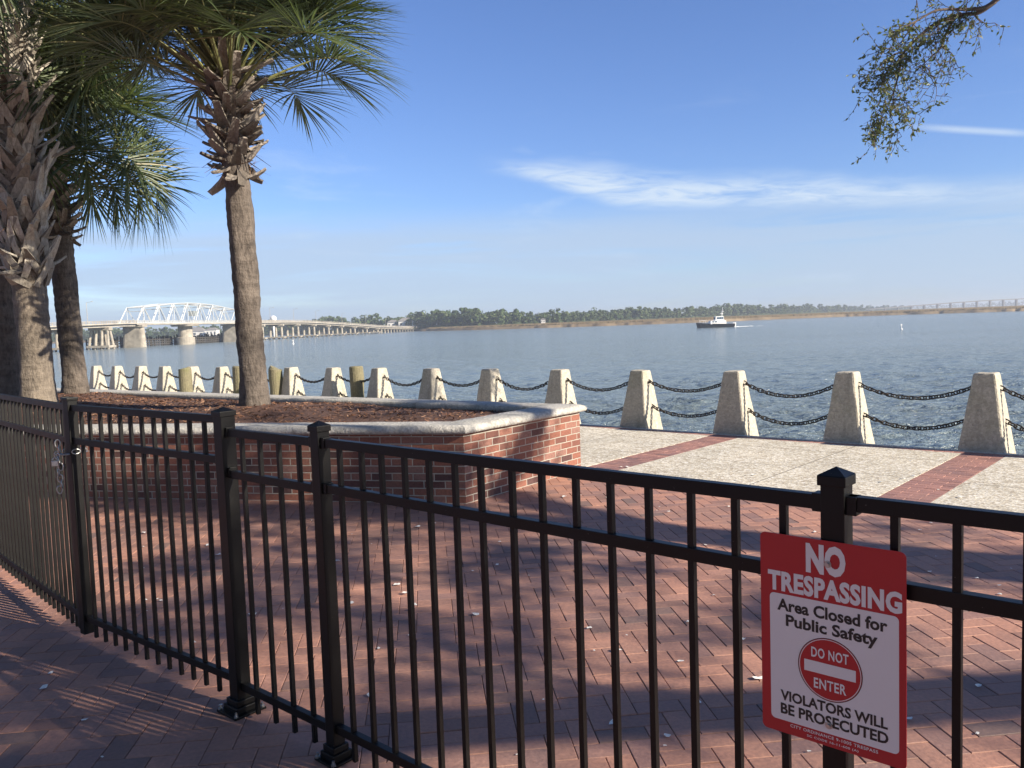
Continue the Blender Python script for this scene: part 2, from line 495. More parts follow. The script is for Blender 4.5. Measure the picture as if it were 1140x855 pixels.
M_FROND = m_island('palm_frond', [(0.0, (0.05, 0.076, 0.036)), (0.5, (0.085, 0.12, 0.054)), (0.85, (0.135, 0.165, 0.075)), (1.0, (0.24, 0.215, 0.11))], 0.42, 0.28)
M_STALK = m_island('palm_stalk', [(0.0, (0.15, 0.17, 0.06)), (1.0, (0.22, 0.22, 0.09))], 0.5)
M_BOOT = m_island('palm_boot', [(0.0, (0.11, 0.094, 0.082)), (0.4, (0.20, 0.175, 0.152)), (0.8, (0.30, 0.265, 0.235)), (1.0, (0.41, 0.37, 0.33))], 0.9)
M_BOOT_PALE = m_island('palm_boot_pale', [(0.0, (0.24, 0.215, 0.185)), (0.4, (0.39, 0.36, 0.315)), (0.8, (0.50, 0.465, 0.41)), (1.0, (0.58, 0.54, 0.48))], 0.9)
M_BOOT_BROWN = m_island('palm_boot_brown', [(0.0, (0.07, 0.045, 0.03)), (0.4, (0.15, 0.095, 0.06)), (0.8, (0.23, 0.15, 0.095)), (1.0, (0.30, 0.21, 0.14))], 0.9)
M_FIBER = m_island('palm_fiber', [(0.0, (0.10, 0.05, 0.03)), (1.0, (0.21, 0.12, 0.07))], 0.95)
M_OAKLEAF = m_island('oak_leaf', [(0.0, (0.07, 0.095, 0.045)), (0.5, (0.105, 0.135, 0.06)), (0.85, (0.16, 0.18, 0.085)), (1.0, (0.24, 0.20, 0.10))], 0.5, 0.3)
M_WOODS = m_island('woods_leaf', [(0.0, (0.045, 0.075, 0.03)), (0.5, (0.075, 0.11, 0.045)), (1.0, (0.12, 0.145, 0.07))], 0.9, spec=0.1)
M_MARSH = simple('marsh_grass', (0.21, 0.16, 0.10), 0.95, var=0.35, scale=0.02, spec=0.1)
M_REED = m_island('marsh_reed', [(0.0, (0.13, 0.105, 0.065)), (0.5, (0.215, 0.165, 0.10)), (1.0, (0.27, 0.215, 0.14))], 0.95, spec=0.1)
M_PETAL = simple('pale_petal', (0.75, 0.74, 0.70), 0.8, var=0.15, scale=60)
M_HULL = simple('boat_hull', (0.022, 0.028, 0.04), 0.35, var=0.1)
M_BOATWHITE = simple('boat_white', (0.78, 0.78, 0.77), 0.35, var=0.04)
M_GLASS = simple('boat_glass', (0.05, 0.10, 0.16), 0.08, var=0.05)
M_ROOFGREY = simple('house_roof', (0.22, 0.21, 0.20), 0.8, var=0.2)
M_HOUSE = simple('house_wall', (0.72, 0.70, 0.66), 0.8, var=0.06)
M_WINDOW = simple('house_window', (0.06, 0.07, 0.08), 0.2)


def m_water():
    t = mat('river_water')
    tc = t.new('ShaderNodeTexCoord').outputs['Object']
    v1 = t.vscale(tc, (1, 1, 1), (0, 0, 0.25))
    a = t.noise(t.vscale(v1, (0.22, 0.55, 1)), 1.0, 4, 0.55, 0.4)
    b = t.noise(t.vscale(v1, (0.9, 2.0, 1)), 1.0, 5, 0.6, 0.6)
    c = t.noise(t.vscale(tc, (4.2, 6.0, 1)), 1.0, 4, 0.6)
    big = t.noise(t.vscale(tc, (0.012, 0.035, 1)), 1.0, 4)
    h = t.math('ADD', t.math('ADD', t.math('MULTIPLY', a, 1.3), t.math('MULTIPLY', b, 1.0)), t.math('MULTIPLY', c, 0.2))
    h = t.math('MULTIPLY', h, t.math('ADD', 0.3, t.math('MULTIPLY', big, 1.4)))
    t.p.inputs['Base Color'].default_value = (0.185, 0.235, 0.25, 1)
    t.p.inputs['Roughness'].default_value = 0.13; t.p.inputs['IOR'].default_value = 1.333
    bump(t, h, 1.0, 0.62)
    return t.mat
M_WATER = m_water()

# ------------------------------------------------------------------ ground, water
WATER_Z = -3.0
def build_water():
    # one sheet: rows thicken towards the quay so that the chop there is real geometry
    ys = [-300.0, -40.0, 4.0]; y = 8.0
    while y < 1200:
        ys.append(y); y += max(0.085, y * y / (4.6 * 830) * 0.6)
    ys += [1500, 2200, 3500, 6000, 14000]
    ys = np.array(ys); tans = np.concatenate([[-40, -8, -3, -1.6], np.linspace(-0.95, 0.95, 760), [1.6, 3, 8, 40]])
    Yc = np.maximum(ys, 5.0)
    X = np.clip(Yc[:, None] * tans[None, :], -9000, 9000); Y = np.repeat(ys[:, None], len(tans), 1)
    X[0:2, :] = np.linspace(-9000, 9000, len(tans))[None, :]
    Z = np.full_like(X, WATER_Z)
    dy = np.gradient(ys)[:, None]; dx = np.maximum(Yc * 0.0025, 0.01)[:, None]
    rg = np.random.default_rng(3)
    wind = math.radians(250)
    for k in range(64):
        lam = 0.40 * (3.6 / 0.40) ** (k / 63.0)
        th = wind + rg.normal(0, 0.5)
        kx, ky = math.cos(th) * 2 * PI / lam, math.sin(th) * 2 * PI / lam
        amp = 0.0076 * lam ** 0.62
        fade = np.clip(1.6 - 3.2 * np.maximum(dy * abs(ky), dx * abs(kx)) / (2 * PI), 0, 1)
        ph = kx * X + ky * Y + rg.uniform(0, 6.28)
        gust = 0.75 + 0.5 * np.sin(X * 0.031 * rg.uniform(.5, 1.5) + Y * 0.043 * rg.uniform(.5, 1.5) + rg.uniform(0, 6))
        sn = np.sin(ph)
        Z += amp * fade * gust * (sn + 0.25 * np.cos(2 * ph))
    nr, nc = X.shape
    me = bpy.data.meshes.new('river')
    me.vertices.add(nr * nc); me.vertices.foreach_set('co', np.stack([X, Y, Z], -1).astype(np.float32).ravel())
    i = (np.arange(nr - 1)[:, None] * nc + np.arange(nc - 1)[None, :]).ravel()
    F = np.stack([i, i + 1, i + nc + 1, i + nc], -1).astype(np.int32)
    me.loops.add(F.size); me.loops.foreach_set('vertex_index', F.ravel())
    me.polygons.add(len(F)); me.polygons.foreach_set('loop_start', np.arange(0, F.size, 4, dtype=np.int32))
    me.polygons.foreach_set('use_smooth', np.ones(len(F), bool))
    me.update(calc_edges=True); me.validate(); me.materials.append(M_WATER)
    o = bpy.data.objects.new('river', me); COL.objects.link(o); tag(o, kind='structure')
    print('water faces', len(F))
build_water()

# plaza sheet under all the paving (local frame turned with the wall)
def local_obj(o):
    o.location = (float(WALL0[0]), float(WALL0[1]), 0); o.rotation_euler = (0, 0, ANG)
    return o
# in this frame x = along the wall to the left, y = inland
b = MB(); b.prism([(-60, 0.02), (90, 0.02), (90, 90), (-60, 90)], -0.6, -0.014)
tag(local_obj(b.build('plaza', M_PLAZA)), kind='structure')

BRICK_D = 3.36      # inland distance where tabby ends and bricks begin
STRIPS = [0.0, 3.06]
SW = 0.42
b = MB()
edges = [-14.0]
for s in STRIPS: edges += [s - SW / 2 - 0.06, s + SW / 2 - 0.06]
edges.append(60.0)
for k in range(0, len(edges), 2):
    x0, x1 = edges[k] + 0.004, edges[k + 1] - 0.004
    b.prism([(x0, 0.19), (x1, 0.19), (x1, BRICK_D), (x0, BRICK_D)], -0.05, 0.0)
tag(local_obj(b.build('tabby_pavement', M_TABBY)), kind='structure')

def brick_box(b, cx, cy, lx, ly, ang=0.0, z=0.0, bev=0.0025, tilt=True):
    """one paver: bevelled top only"""
    ca, sa = math.cos(ang), math.sin(ang)
    hx, hy = lx / 2 - 0.0012, ly / 2 - 0.0012
    tx = random.gauss(0, 0.0035) if tilt else 0; ty = random.gauss(0, 0.0035) if tilt else 0
    dz = z + random.gauss(0, 0.0008) + 0.004 * noise.noise((cx * 0.8, cy * 0.8, 0.5)) - 0.002
    i = len(b.v)
    for ex, ey, zz in ((hx, hy, -0.012), (hx, hy, -bev), (hx - bev, hy - bev, 0.0)):
        for sx, sy in ((-1, -1), (1, -1), (1, 1), (-1, 1)):
            x, y = sx * ex, sy * ey
            b.v.append((cx + x * ca - y * sa, cy + x * sa + y * ca, dz + zz + (x * tx + y * ty if zz > -0.01 else 0)))
    for r in (0, 4):
        for q in range(4):
            b.face((i + r + q, i + r + (q + 1) % 4, i + r + 4 + (q + 1) % 4, i + r + 4 + q))
    b.face((i + 8, i + 9, i + 10, i + 11))

# strips across the tabby, header band along the edge
b = MB()
for s in STRIPS:
    n_rows = int((BRICK_D - 0.19) / 0.1)
    for r in range(n_rows):
        y = 0.19 + 0.1 * (r + 0.5)
        off = 0.1 if r % 2 else 0.0
        xs = [s - 0.06 - SW / 2 + 0.105, s - 0.06 + SW / 2 - 0.105] if not off else [s - 0.06]
        if off:
            brick_box(b, s - 0.06 - SW / 2 + 0.0525, y, 0.105, 0.1, bev=0.003); brick_box(b, s - 0.06, y, 0.21, 0.1, bev=0.003); brick_box(b, s - 0.06 + SW / 2 - 0.0525, y, 0.105, 0.1, bev=0.003)
        else:
            for x in xs: brick_box(b, x, y, 0.21, 0.1, bev=0.003)
tag(local_obj(b.build('brick_strip', M_BAND)), kind='structure')
b = MB()
x = -8.0
while x < 30:
    brick_box(b, x, 0.125, 0.1, 0.125, bev=0.003); x += 0.1
tag(local_obj(b.build('brick_edging', M_BAND)), kind='structure')

# herringbone pavers
def to_px(p):
    d = Vector(p) - Vector((0, 0, 1.6)); z = d.dot(fwd)
    if z < 0.3: return None
    return 570 + 925 * d.dot(cr) / z, 427.5 - 925 * d.dot(cu) / z
HB = math.radians(6.0)
b = MB()
ch, sh = math.cos(HB), math.sin(HB)
W_ = 0.1
for i in range(-130, 130):
    for j in range(-20, 150):
        k = (i - j) % 4
        if k not in (0, 3): continue
        if k == 0: x, y, lx, ly = (i + 1) * W_, (j + 0.5) * W_, 0.2, 0.1
        else: x, y, lx, ly = (i + 0.5) * W_, (j + 1) * W_, 0.1, 0.2
        X = x * ch - y * sh; Y = x * sh + y * ch
        din = -(np.array([X, Y]) - WALL0) @ N
        if din < BRICK_D + 0.11: continue
        q = to_px((X, Y, 0))
        if q is None or not (-260 < q[0] < 1420 and q[1] < 1150): continue
        if Y > 8.9 and X > -6 and X < -1: continue
        if Y > 12: continue
        brick_box(b, X, Y, lx, ly, HB)
print('pavers', len(b.f) // 9)
tag(b.build('brick_pavement', M_PAVER), kind='structure')
# border course between tabby and herringbone
b = MB(); x = -9.0
while x < 30:
    brick_box(b, x, BRICK_D + 0.056, 0.2, 0.1, bev=0.003); x += 0.2
tag(local_obj(b.build('brick_border', M_PAVER)), kind='structure')

# sea wall
t = thing('river_wall', 'pale concrete river wall along the promenade edge below the bollards and chains', 'wall', (float(WALL0[0]), float(WALL0[1]), 0), ANG)
b = MB()
b.prism([(-60, -0.95), (90, -0.95), (90, 0.02), (-60, 0.02)], -4.0, -0.30)
b.build('wall', M_LIP, t)
b = MB()
b.prism([(-60, -0.02), (90, -0.02), (90, 0.058), (-60, 0.058)], -0.301, 0.004)
b.build('coping', M_LIP, t)

# ------------------------------------------------------------------ bollards and chains
SP = 1.53
def ordinal(k):
    return ['first', 'second', 'third', 'fourth', 'fifth', 'sixth', 'seventh', 'eighth', 'ninth', 'tenth', 'eleventh', 'twelfth', 'thirteenth',
            'fourteenth', 'fifteenth', 'sixteenth', 'seventeenth', 'eighteenth'][k]

def make_bollard(seed):
    rnd = random.Random(seed)
    bm = bmesh.new()
    bmesh.ops.create_cube(bm, size=1.0)
    zb, zt = -0.32, 0.86
    for v in bm.verts:
        top = v.co.z > 0
        z = zt if top else zb
        h = 0.112 if top else 0.235 + 0.0465
        v.co = Vector((math.copysign(h, v.co.x), math.copysign(h, v.co.y), z))
    bmesh.ops.bevel(bm, geom=bm.edges[:], offset=0.022, segments=2, profile=0.5, affect='EDGES')
    bmesh.ops.subdivide_edges(bm, edges=[e for e in bm.edges if e.calc_length() > 0.12], cuts=5, use_grid_fill=True)
    off = Vector((rnd.random() * 50, rnd.random() * 50, 0))
    for v in bm.verts:
        d = noise.noise_vector(v.co * 9 + off) * 0.006 + noise.noise_vector(v.co * 28 + off) * 0.003
        v.co += d
    b = MB(); b.bm(bm)
    return b
bol_meshes = []
for k in range(-1, 17):
    p = V2(5.30, 9.24) + U * SP * k
    z = -0.007 * max(0, k)
    if len(bol_meshes) < 4:
        o = make_bollard(k).build('concrete_bollard', M_BOLLARD, None, False); bol_meshes.append(o)
    else:
        o = copy_obj(bol_meshes[k % 4])
    o.location = (p[0], p[1], z); o.rotation_euler = (random.gauss(0, 0.012), random.gauss(0, 0.012), ANG + random.gauss(0, 0.035) + (PI if k % 3 == 0 else 0))
    if k < 0:
        lab = 'concrete bollard just past the right picture edge, holding the end of the last chains'
    elif k < 5:
        lab = ['large concrete bollard at the end of the right brick strip, furthest right',
               'concrete bollard on bare beige paving between the two brick strips, second from right',
               'concrete bollard at the end of the left brick strip, third from right',
               'concrete bollard just right of the planter corner, fourth from right',
               'concrete bollard directly behind the right rear corner of the planter, fifth from right'][k]
    else:
        lab = '%s concrete bollard from the right along the water, seen over the planter' % ordinal(k)
    tag(o, lab, 'bollard', 'tapered concrete bollards along the river edge')

def link_mesh(L, sag, z0, seed):
    b = MB(); rnd = random.Random(seed)
    half = 0.10
    xs = np.linspace(0.0, L, 200)
    pts = [Vector((x, 0, -4 * sag * (x / L) * (1 - x / L))) for x in xs]
    cum = [0.0]
    for a_, c_ in zip(pts[:-1], pts[1:]): cum.append(cum[-1] + (c_ - a_).length)
    pitch = 0.062; nl = int(cum[-1] / pitch)
    for i in range(nl + 1):
        d = min(cum[-1] - 1e-4, (i + 0.3) * cum[-1] / (nl + 0.6))
        j = int(np.searchsorted(cum, d)); j = max(1, min(j, len(pts) - 1))
        p = pts[j - 1].lerp(pts[j], (d - cum[j - 1]) / (cum[j] - cum[j - 1]))
        tt = (pts[j] - pts[j - 1]).normalized()
        side = Vector((0, 1, 0)); up = side.cross(tt)
        a0 = (PI / 4 if i % 2 else -PI / 4) + rnd.gauss(0, 0.12)
        w = side * math.cos(a0) + up * math.sin(a0)
        ring = []
        for q in range(12):
            an = 2 * PI * q / 12
            ring.append(p + tt * (0.034 * math.cos(an) + 0.012 * (1 if math.cos(an) > 0.1 else (-1 if math.cos(an) < -0.1 else 0))) + w * 0.025 * math.sin(an))
        b.tube(ring, 0.0078, 6, closed=True)
    return b
def half_at(z): return 0.235 + (0.112 - 0.235) * z / 0.86
chain_src = {}
for k in range(-1, 16):
    for lev, (z, sag) in (('upper', (0.70, 0.155)), ('lower', (0.33, 0.145))):
        hw = half_at(z) - 0.004
        L = SP - 2 * hw
        key = (lev, (k * 2 + 1) % 5)
        if key not in chain_src:
            o = link_mesh(L, sag + 0.011 * (((k * 2 + 1) % 5) - 1.5), z, k).build('hanging_chain', M_CHAIN, None, True); chain_src[key] = o
        else:
            o = copy_obj(chain_src[key])
        p = V2(5.30, 9.24) + U * (SP * k + hw)
        o.location = (p[0], p[1], z - 0.007 * max(0, k)); o.rotation_euler = (0, 0, ANG)
        if k < 0: lab = '%s rusty chain running off the right picture edge from the rightmost bollard' % lev
        else: lab = '%s rusty dark chain slung between the %s and %s bollards from the right' % (lev, ordinal(k), ordinal(k + 1))
        tag(o, lab, 'chain', 'chains slung between the bollards')

# timber piles standing in the water behind the bollards
for x, y, top, r, lab in ((-7.98, 20.3, 0.79, 0.15, 'mossy timber pile furthest left behind the bollards'),
                          (-6.28, 19.2, 0.83, 0.165, 'timber pile half hidden on the left side of the middle palm trunk'),
                          (-5.27, 18.55, 0.78, 0.15, 'yellowish mossy timber pile just right of the middle palm trunk'),
                          (-3.16, 16.9, 0.84, 0.14, 'dark timber pile, tallest, beside the eighth bollard from the right')):
    b = MB()
    rr = [r * (1 + 0.05 * random.uniform(-1, 1)) for _ in range(9)]
    zs = [-5.0, -3, -1.5, -0.5, 0.0, 0.3, 0.6, top - 0.02, top]
    rr[-2] = r; rr[-1] = r * 0.9
    b.tube([(x + random.uniform(-.008, .008), y, z) for z in zs], rr, 18)
    o = b.build('timber_pile', M_PILE, None, False)
    tag(o, lab, 'pile', 'timber piles behind the bollards')

# ------------------------------------------------------------------ brick planter
pl = [(-0.45, 7.36), (0.71, 8.85), (-8.6, 15.45), (-13.5, 14.2), (-11.0, 9.9)]   # right-front corner first, counter-clockwise
planter = thing('brick_planter', 'raised red brick planter with rounded concrete cap and mulch, holding the palms', 'planter', (-0.45, 7.36, 0))
def offset_poly(P, d):
    n = len(P); out = []
    for k in range(n):
        p0, p1, p2 = Vector(P[k - 1]), Vector(P[k]), Vector(P[(k + 1) % n])
        e1 = (p1 - p0).normalized(); e2 = (p2 - p1).normalized()
        n1 = Vector((e1.y, -e1.x)); n2 = Vector((e2.y, -e2.x))
        bis = (n1 + n2).normalized(); out.append(tuple(p1 + bis * d / max(0.3, bis.dot(n1))))
    return out
O = Vector((-0.45, 7.36))
def planter_local(P): return [(p[0] - O.x, p[1] - O.y) for p in P]
b = MB()
outer = planter_local(pl); inner = planter_local(offset_poly(pl, -0.3))
uacc = 0.0
for k in range(len(outer)):
    a_, c_ = outer[k], outer[(k + 1) % len(outer)]
    L = math.dist(a_, c_)
    b.quad((*a_, -0.05), (*c_, -0.05), (*c_, 0.629), (*a_, 0.629), 0, [(uacc, -0.05), (uacc + L, -0.05), (uacc + L, 0.629), (uacc, 0.629)])
    i0, i1 = inner[k], inner[(k + 1) % len(inner)]
    b.quad((*i1, 0.3), (*i0, 0.3), (*i0, 0.629), (*i1, 0.629), 0, [(0, 0.3), (L, 0.3), (L, 0.629), (0, 0.629)])
    b.quad((*a_, 0.629), (*c_, 0.629), (*i1, 0.629), (*i0, 0.629), 0, [(0, 0), (L, 0), (L, 0.3), (0, 0.3)])
    uacc += math.ceil(L / 0.203) * 0.203 + 0.1
b.build('wall', M_WALLBRICK, planter)
# bullnose cap swept round the wall
b = MB()
prof = [(-0.33, 0.630), (0.03, 0.630), (0.052, 0.640), (0.06, 0.658), (0.054, 0.678), (0.035, 0.697), (0.005, 0.708), (-0.30, 0.708), (-0.33, 0.695)]
rings = []
npl = len(pl)
offs = {d: planter_local(offset_poly(pl, d)) for d, _ in prof}
base = 0
for k in range(npl):
    L = math.dist(pl[k], pl[(k + 1) % npl]); ns = max(2, int(L / 0.12))
    for q in range(ns + 1):
        f = q / ns
        idx0 = len(b.v)
        for d, z in prof:
            p0, p1 = offs[d][k], offs[d][(k + 1) % npl]
            P = Vector((p0[0] + (p1[0] - p0[0]) * f, p0[1] + (p1[1] - p0[1]) * f, z))
            P += noise.noise_vector(P * 7) * 0.004
            b.v.append(tuple(P))
        if q:
            m_ = len(prof)
            for r in range(m_):
                b.face((idx0 - m_ + r, idx0 - m_ + (r + 1) % m_, idx0 + (r + 1) % m_, idx0 + r)[::-1])
o = b.build('cap', M_CAP, planter, True)
# mulch bed with loose chips
bm = bmesh.new()
inpoly = planter_local(offset_poly(pl, -0.31))
def inside(x, y, P):
    c_ = False; n = len(P)
    for k in range(n):
        x1, y1 = P[k]; x2, y2 = P[k - 1]
        if (y1 > y) != (y2 > y) and x < (x2 - x1) * (y - y1) / (y2 - y1) + x1: c_ = not c_
    return c_
def edge_dist(x, y, P):
    d = 9e9
    for k in range(len(P)):
        a_, c_ = Vector(P[k]), Vector(P[k - 1]); ab = c_ - a_; t_ = max(0, min(1, (Vector((x, y)) - a_).dot(ab) / ab.length_squared))
        d = min(d, (a_ + ab * t_ - Vector((x, y))).length)
    return d
palm_xy = [(-3.05, 9.8), (-6.95, 13.2), (-6.45, 11.3), (-7.3, 11.95)]
def mulch_z(x, y):
    e = edge_dist(x, y, inpoly)
    z = 0.645 + 0.035 * min(1, e / 0.9)
    for px, py in palm_xy:
        d2 = (x + O.x - px) ** 2 + (y + O.y - py) ** 2
        z += 0.07 * math.exp(-d2 / 0.5)
    return z + 0.03 * noise.noise((x * 0.9, y * 0.9, 1.0)) + 0.015 * noise.noise((x * 4, y * 4, 2.0))
b = MB()
st = 0.16
gx = np.arange(-14, 1.8, st); gy = np.arange(-0.2, 9, st)
vid = {}
for i, x in enumerate(gx):
    for j, y in enumerate(gy):
        if inside(x, y, inpoly) or edge_dist(x, y, inpoly) < 0.18:
            vid[i, j] = len(b.v); b.v.append((x, y, mulch_z(x, y)))
for (i, j) in list(vid):
    if (i + 1, j) in vid and (i, j + 1) in vid and (i + 1, j + 1) in vid:
        b.face((vid[i, j], vid[i + 1, j], vid[i + 1, j + 1], vid[i, j + 1]))
mu = b.build('mulch', M_MULCHBED, planter, True)
b = MB()
cnt = 0
while cnt < 15000:
    x = random.uniform(-10, 1.2); y = random.uniform(0, 8)
    if not inside(x, y, inpoly) or edge_dist(x, y, inpoly) < 0.03: continue
    cnt += 1
    z = mulch_z(x, y) + random.uniform(0, 0.012)
    L = random.uniform(0.02, 0.075); w_ = random.uniform(0.006, 0.014)
    a_ = random.uniform(0, 2 * PI); ti = random.gauss(0, 0.3)
    d = Vector((math.cos(a_) * math.cos(ti), math.sin(a_) * math.cos(ti), math.sin(ti))) * L / 2
    s_ = Vector((-math.sin(a_), math.cos(a_), random.gauss(0, 0.4))) * w_ / 2
    p = Vector((x, y, z))
    b.quad(p - d - s_, p + d - s_, p + d + s_, p - d + s_)
ch_ = b.build('wood_chips', M_MULCH, planter)
ch_['kind'] = 'stuff'

# ------------------------------------------------------------------ sabal palms
def frond_mesh(el, length, droop, seed):
    """fan leaf growing along +X from the origin at elevation el"""
    r = random.Random(seed); b = MB()
    npet = 9; pts = []
    p = Vector((0, 0, 0)); e = el
    Lp = length * 0.5; step = Lp / npet
    for k in range(npet + 1):
        pts.append(p.copy()); p = p + Vector((math.cos(e), 0, math.sin(e))) * step
        e -= droop * 0.055
    b.tube(pts, [0.022 - 0.013 * k / npet for k in range(npet + 1)], 5, 1)
    # costa continues, bending down
    ncos = 12; cos_pts = [pts[-1]]; p = pts[-1].copy(); Lc = length * 0.24
    dirs = []
    for k in range(ncos):
        d = Vector((math.cos(e), 0, math.sin(e))); dirs.append(d)
        p = p + d * Lc / ncos; cos_pts.append(p.copy()); e -= 0.075 * droop + 0.03
    b.tube(cos_pts, [0.008 - 0.006 * k / ncos for k in range(ncos + 1)], 4, 1)
    nseg = 40
    fold = r.uniform(0.25, 0.6)
    for sgn in (-1, 1):
        for k in range(nseg):
            t_ = (k + 0.5) / nseg
            j = min(ncos - 1, int((t_ ** 1.2) * ncos))
            o = cos_pts[j].lerp(cos_pts[j + 1], random.random())
            d0 = dirs[j]
            spread = math.radians(128) * (1 - t_) ** 0.85 + math.radians(3)
            nrm = Vector((-d0.z, 0, d0.x))
            side = Vector((0, 1, 0)) * sgn
            d = (d0 * math.cos(spread) + (side * math.cos(fold) + nrm * math.sin(fold)) * math.sin(spread)).normalized()
            d = (d + Vector((r.gauss(0, .05), r.gauss(0, .05), r.gauss(0, .05)))).normalized()
            L = length * (0.40 + 0.12 * math.sin(PI * min(1, 0.25 + t_ * 0.8))) * r.uniform(0.85, 1.12)
            w = 0.0135 * r.uniform(0.85, 1.2)
            across = d.cross(nrm).normalized()
            ns = 5; q = o.copy(); dd = d.copy(); prev = None
            grav = r.uniform(0.10, 0.22) * droop
            for s in range(ns + 1):
                f = s / ns
                ww = w * (0.55 + 1.1 * f if f < 0.4 else 0.99 * (1 - (f - 0.4) / 0.6) + 0.03)
                nn = across.cross(dd)
                pr = (q - across * ww + nn * ww * 0.5, q, q + across * ww + nn * ww * 0.5)
                i0 = len(b.v); b.v += [tuple(x) for x in pr]
                if prev is not None:
                    b.face((prev, prev + 1, i0 + 1, i0), 0); b.face((prev + 1, prev + 2, i0 + 2, i0 + 1), 0)
                prev = i0
                q = q + dd * L / ns
                dd = (dd + Vector((0, 0, -1)) * grav * (0.3 + 2.0 * f * f)).normalized()
    return b
FROND_CLASSES = [(math.radians(a), l, d) for a, l, d in ((78, 1.8, 0.55), (62, 2.0, 0.5), (46, 2.15, 0.5), (34, 2.1, 0.55), (12, 2.1, 1.2), (-15, 1.9, 1.2))]
frond_src = {}
def get_frond(cls, var):
    key = (cls, var)
    if key not in frond_src:
        el, l, d = FROND_CLASSES[cls]
        o = frond_mesh(el, l, d, cls * 10 + var).build('frond', [M_FROND, M_STALK])
        frond_src[key] = o.data
        bpy.data.objects.remove(o)
    return frond_src[key]

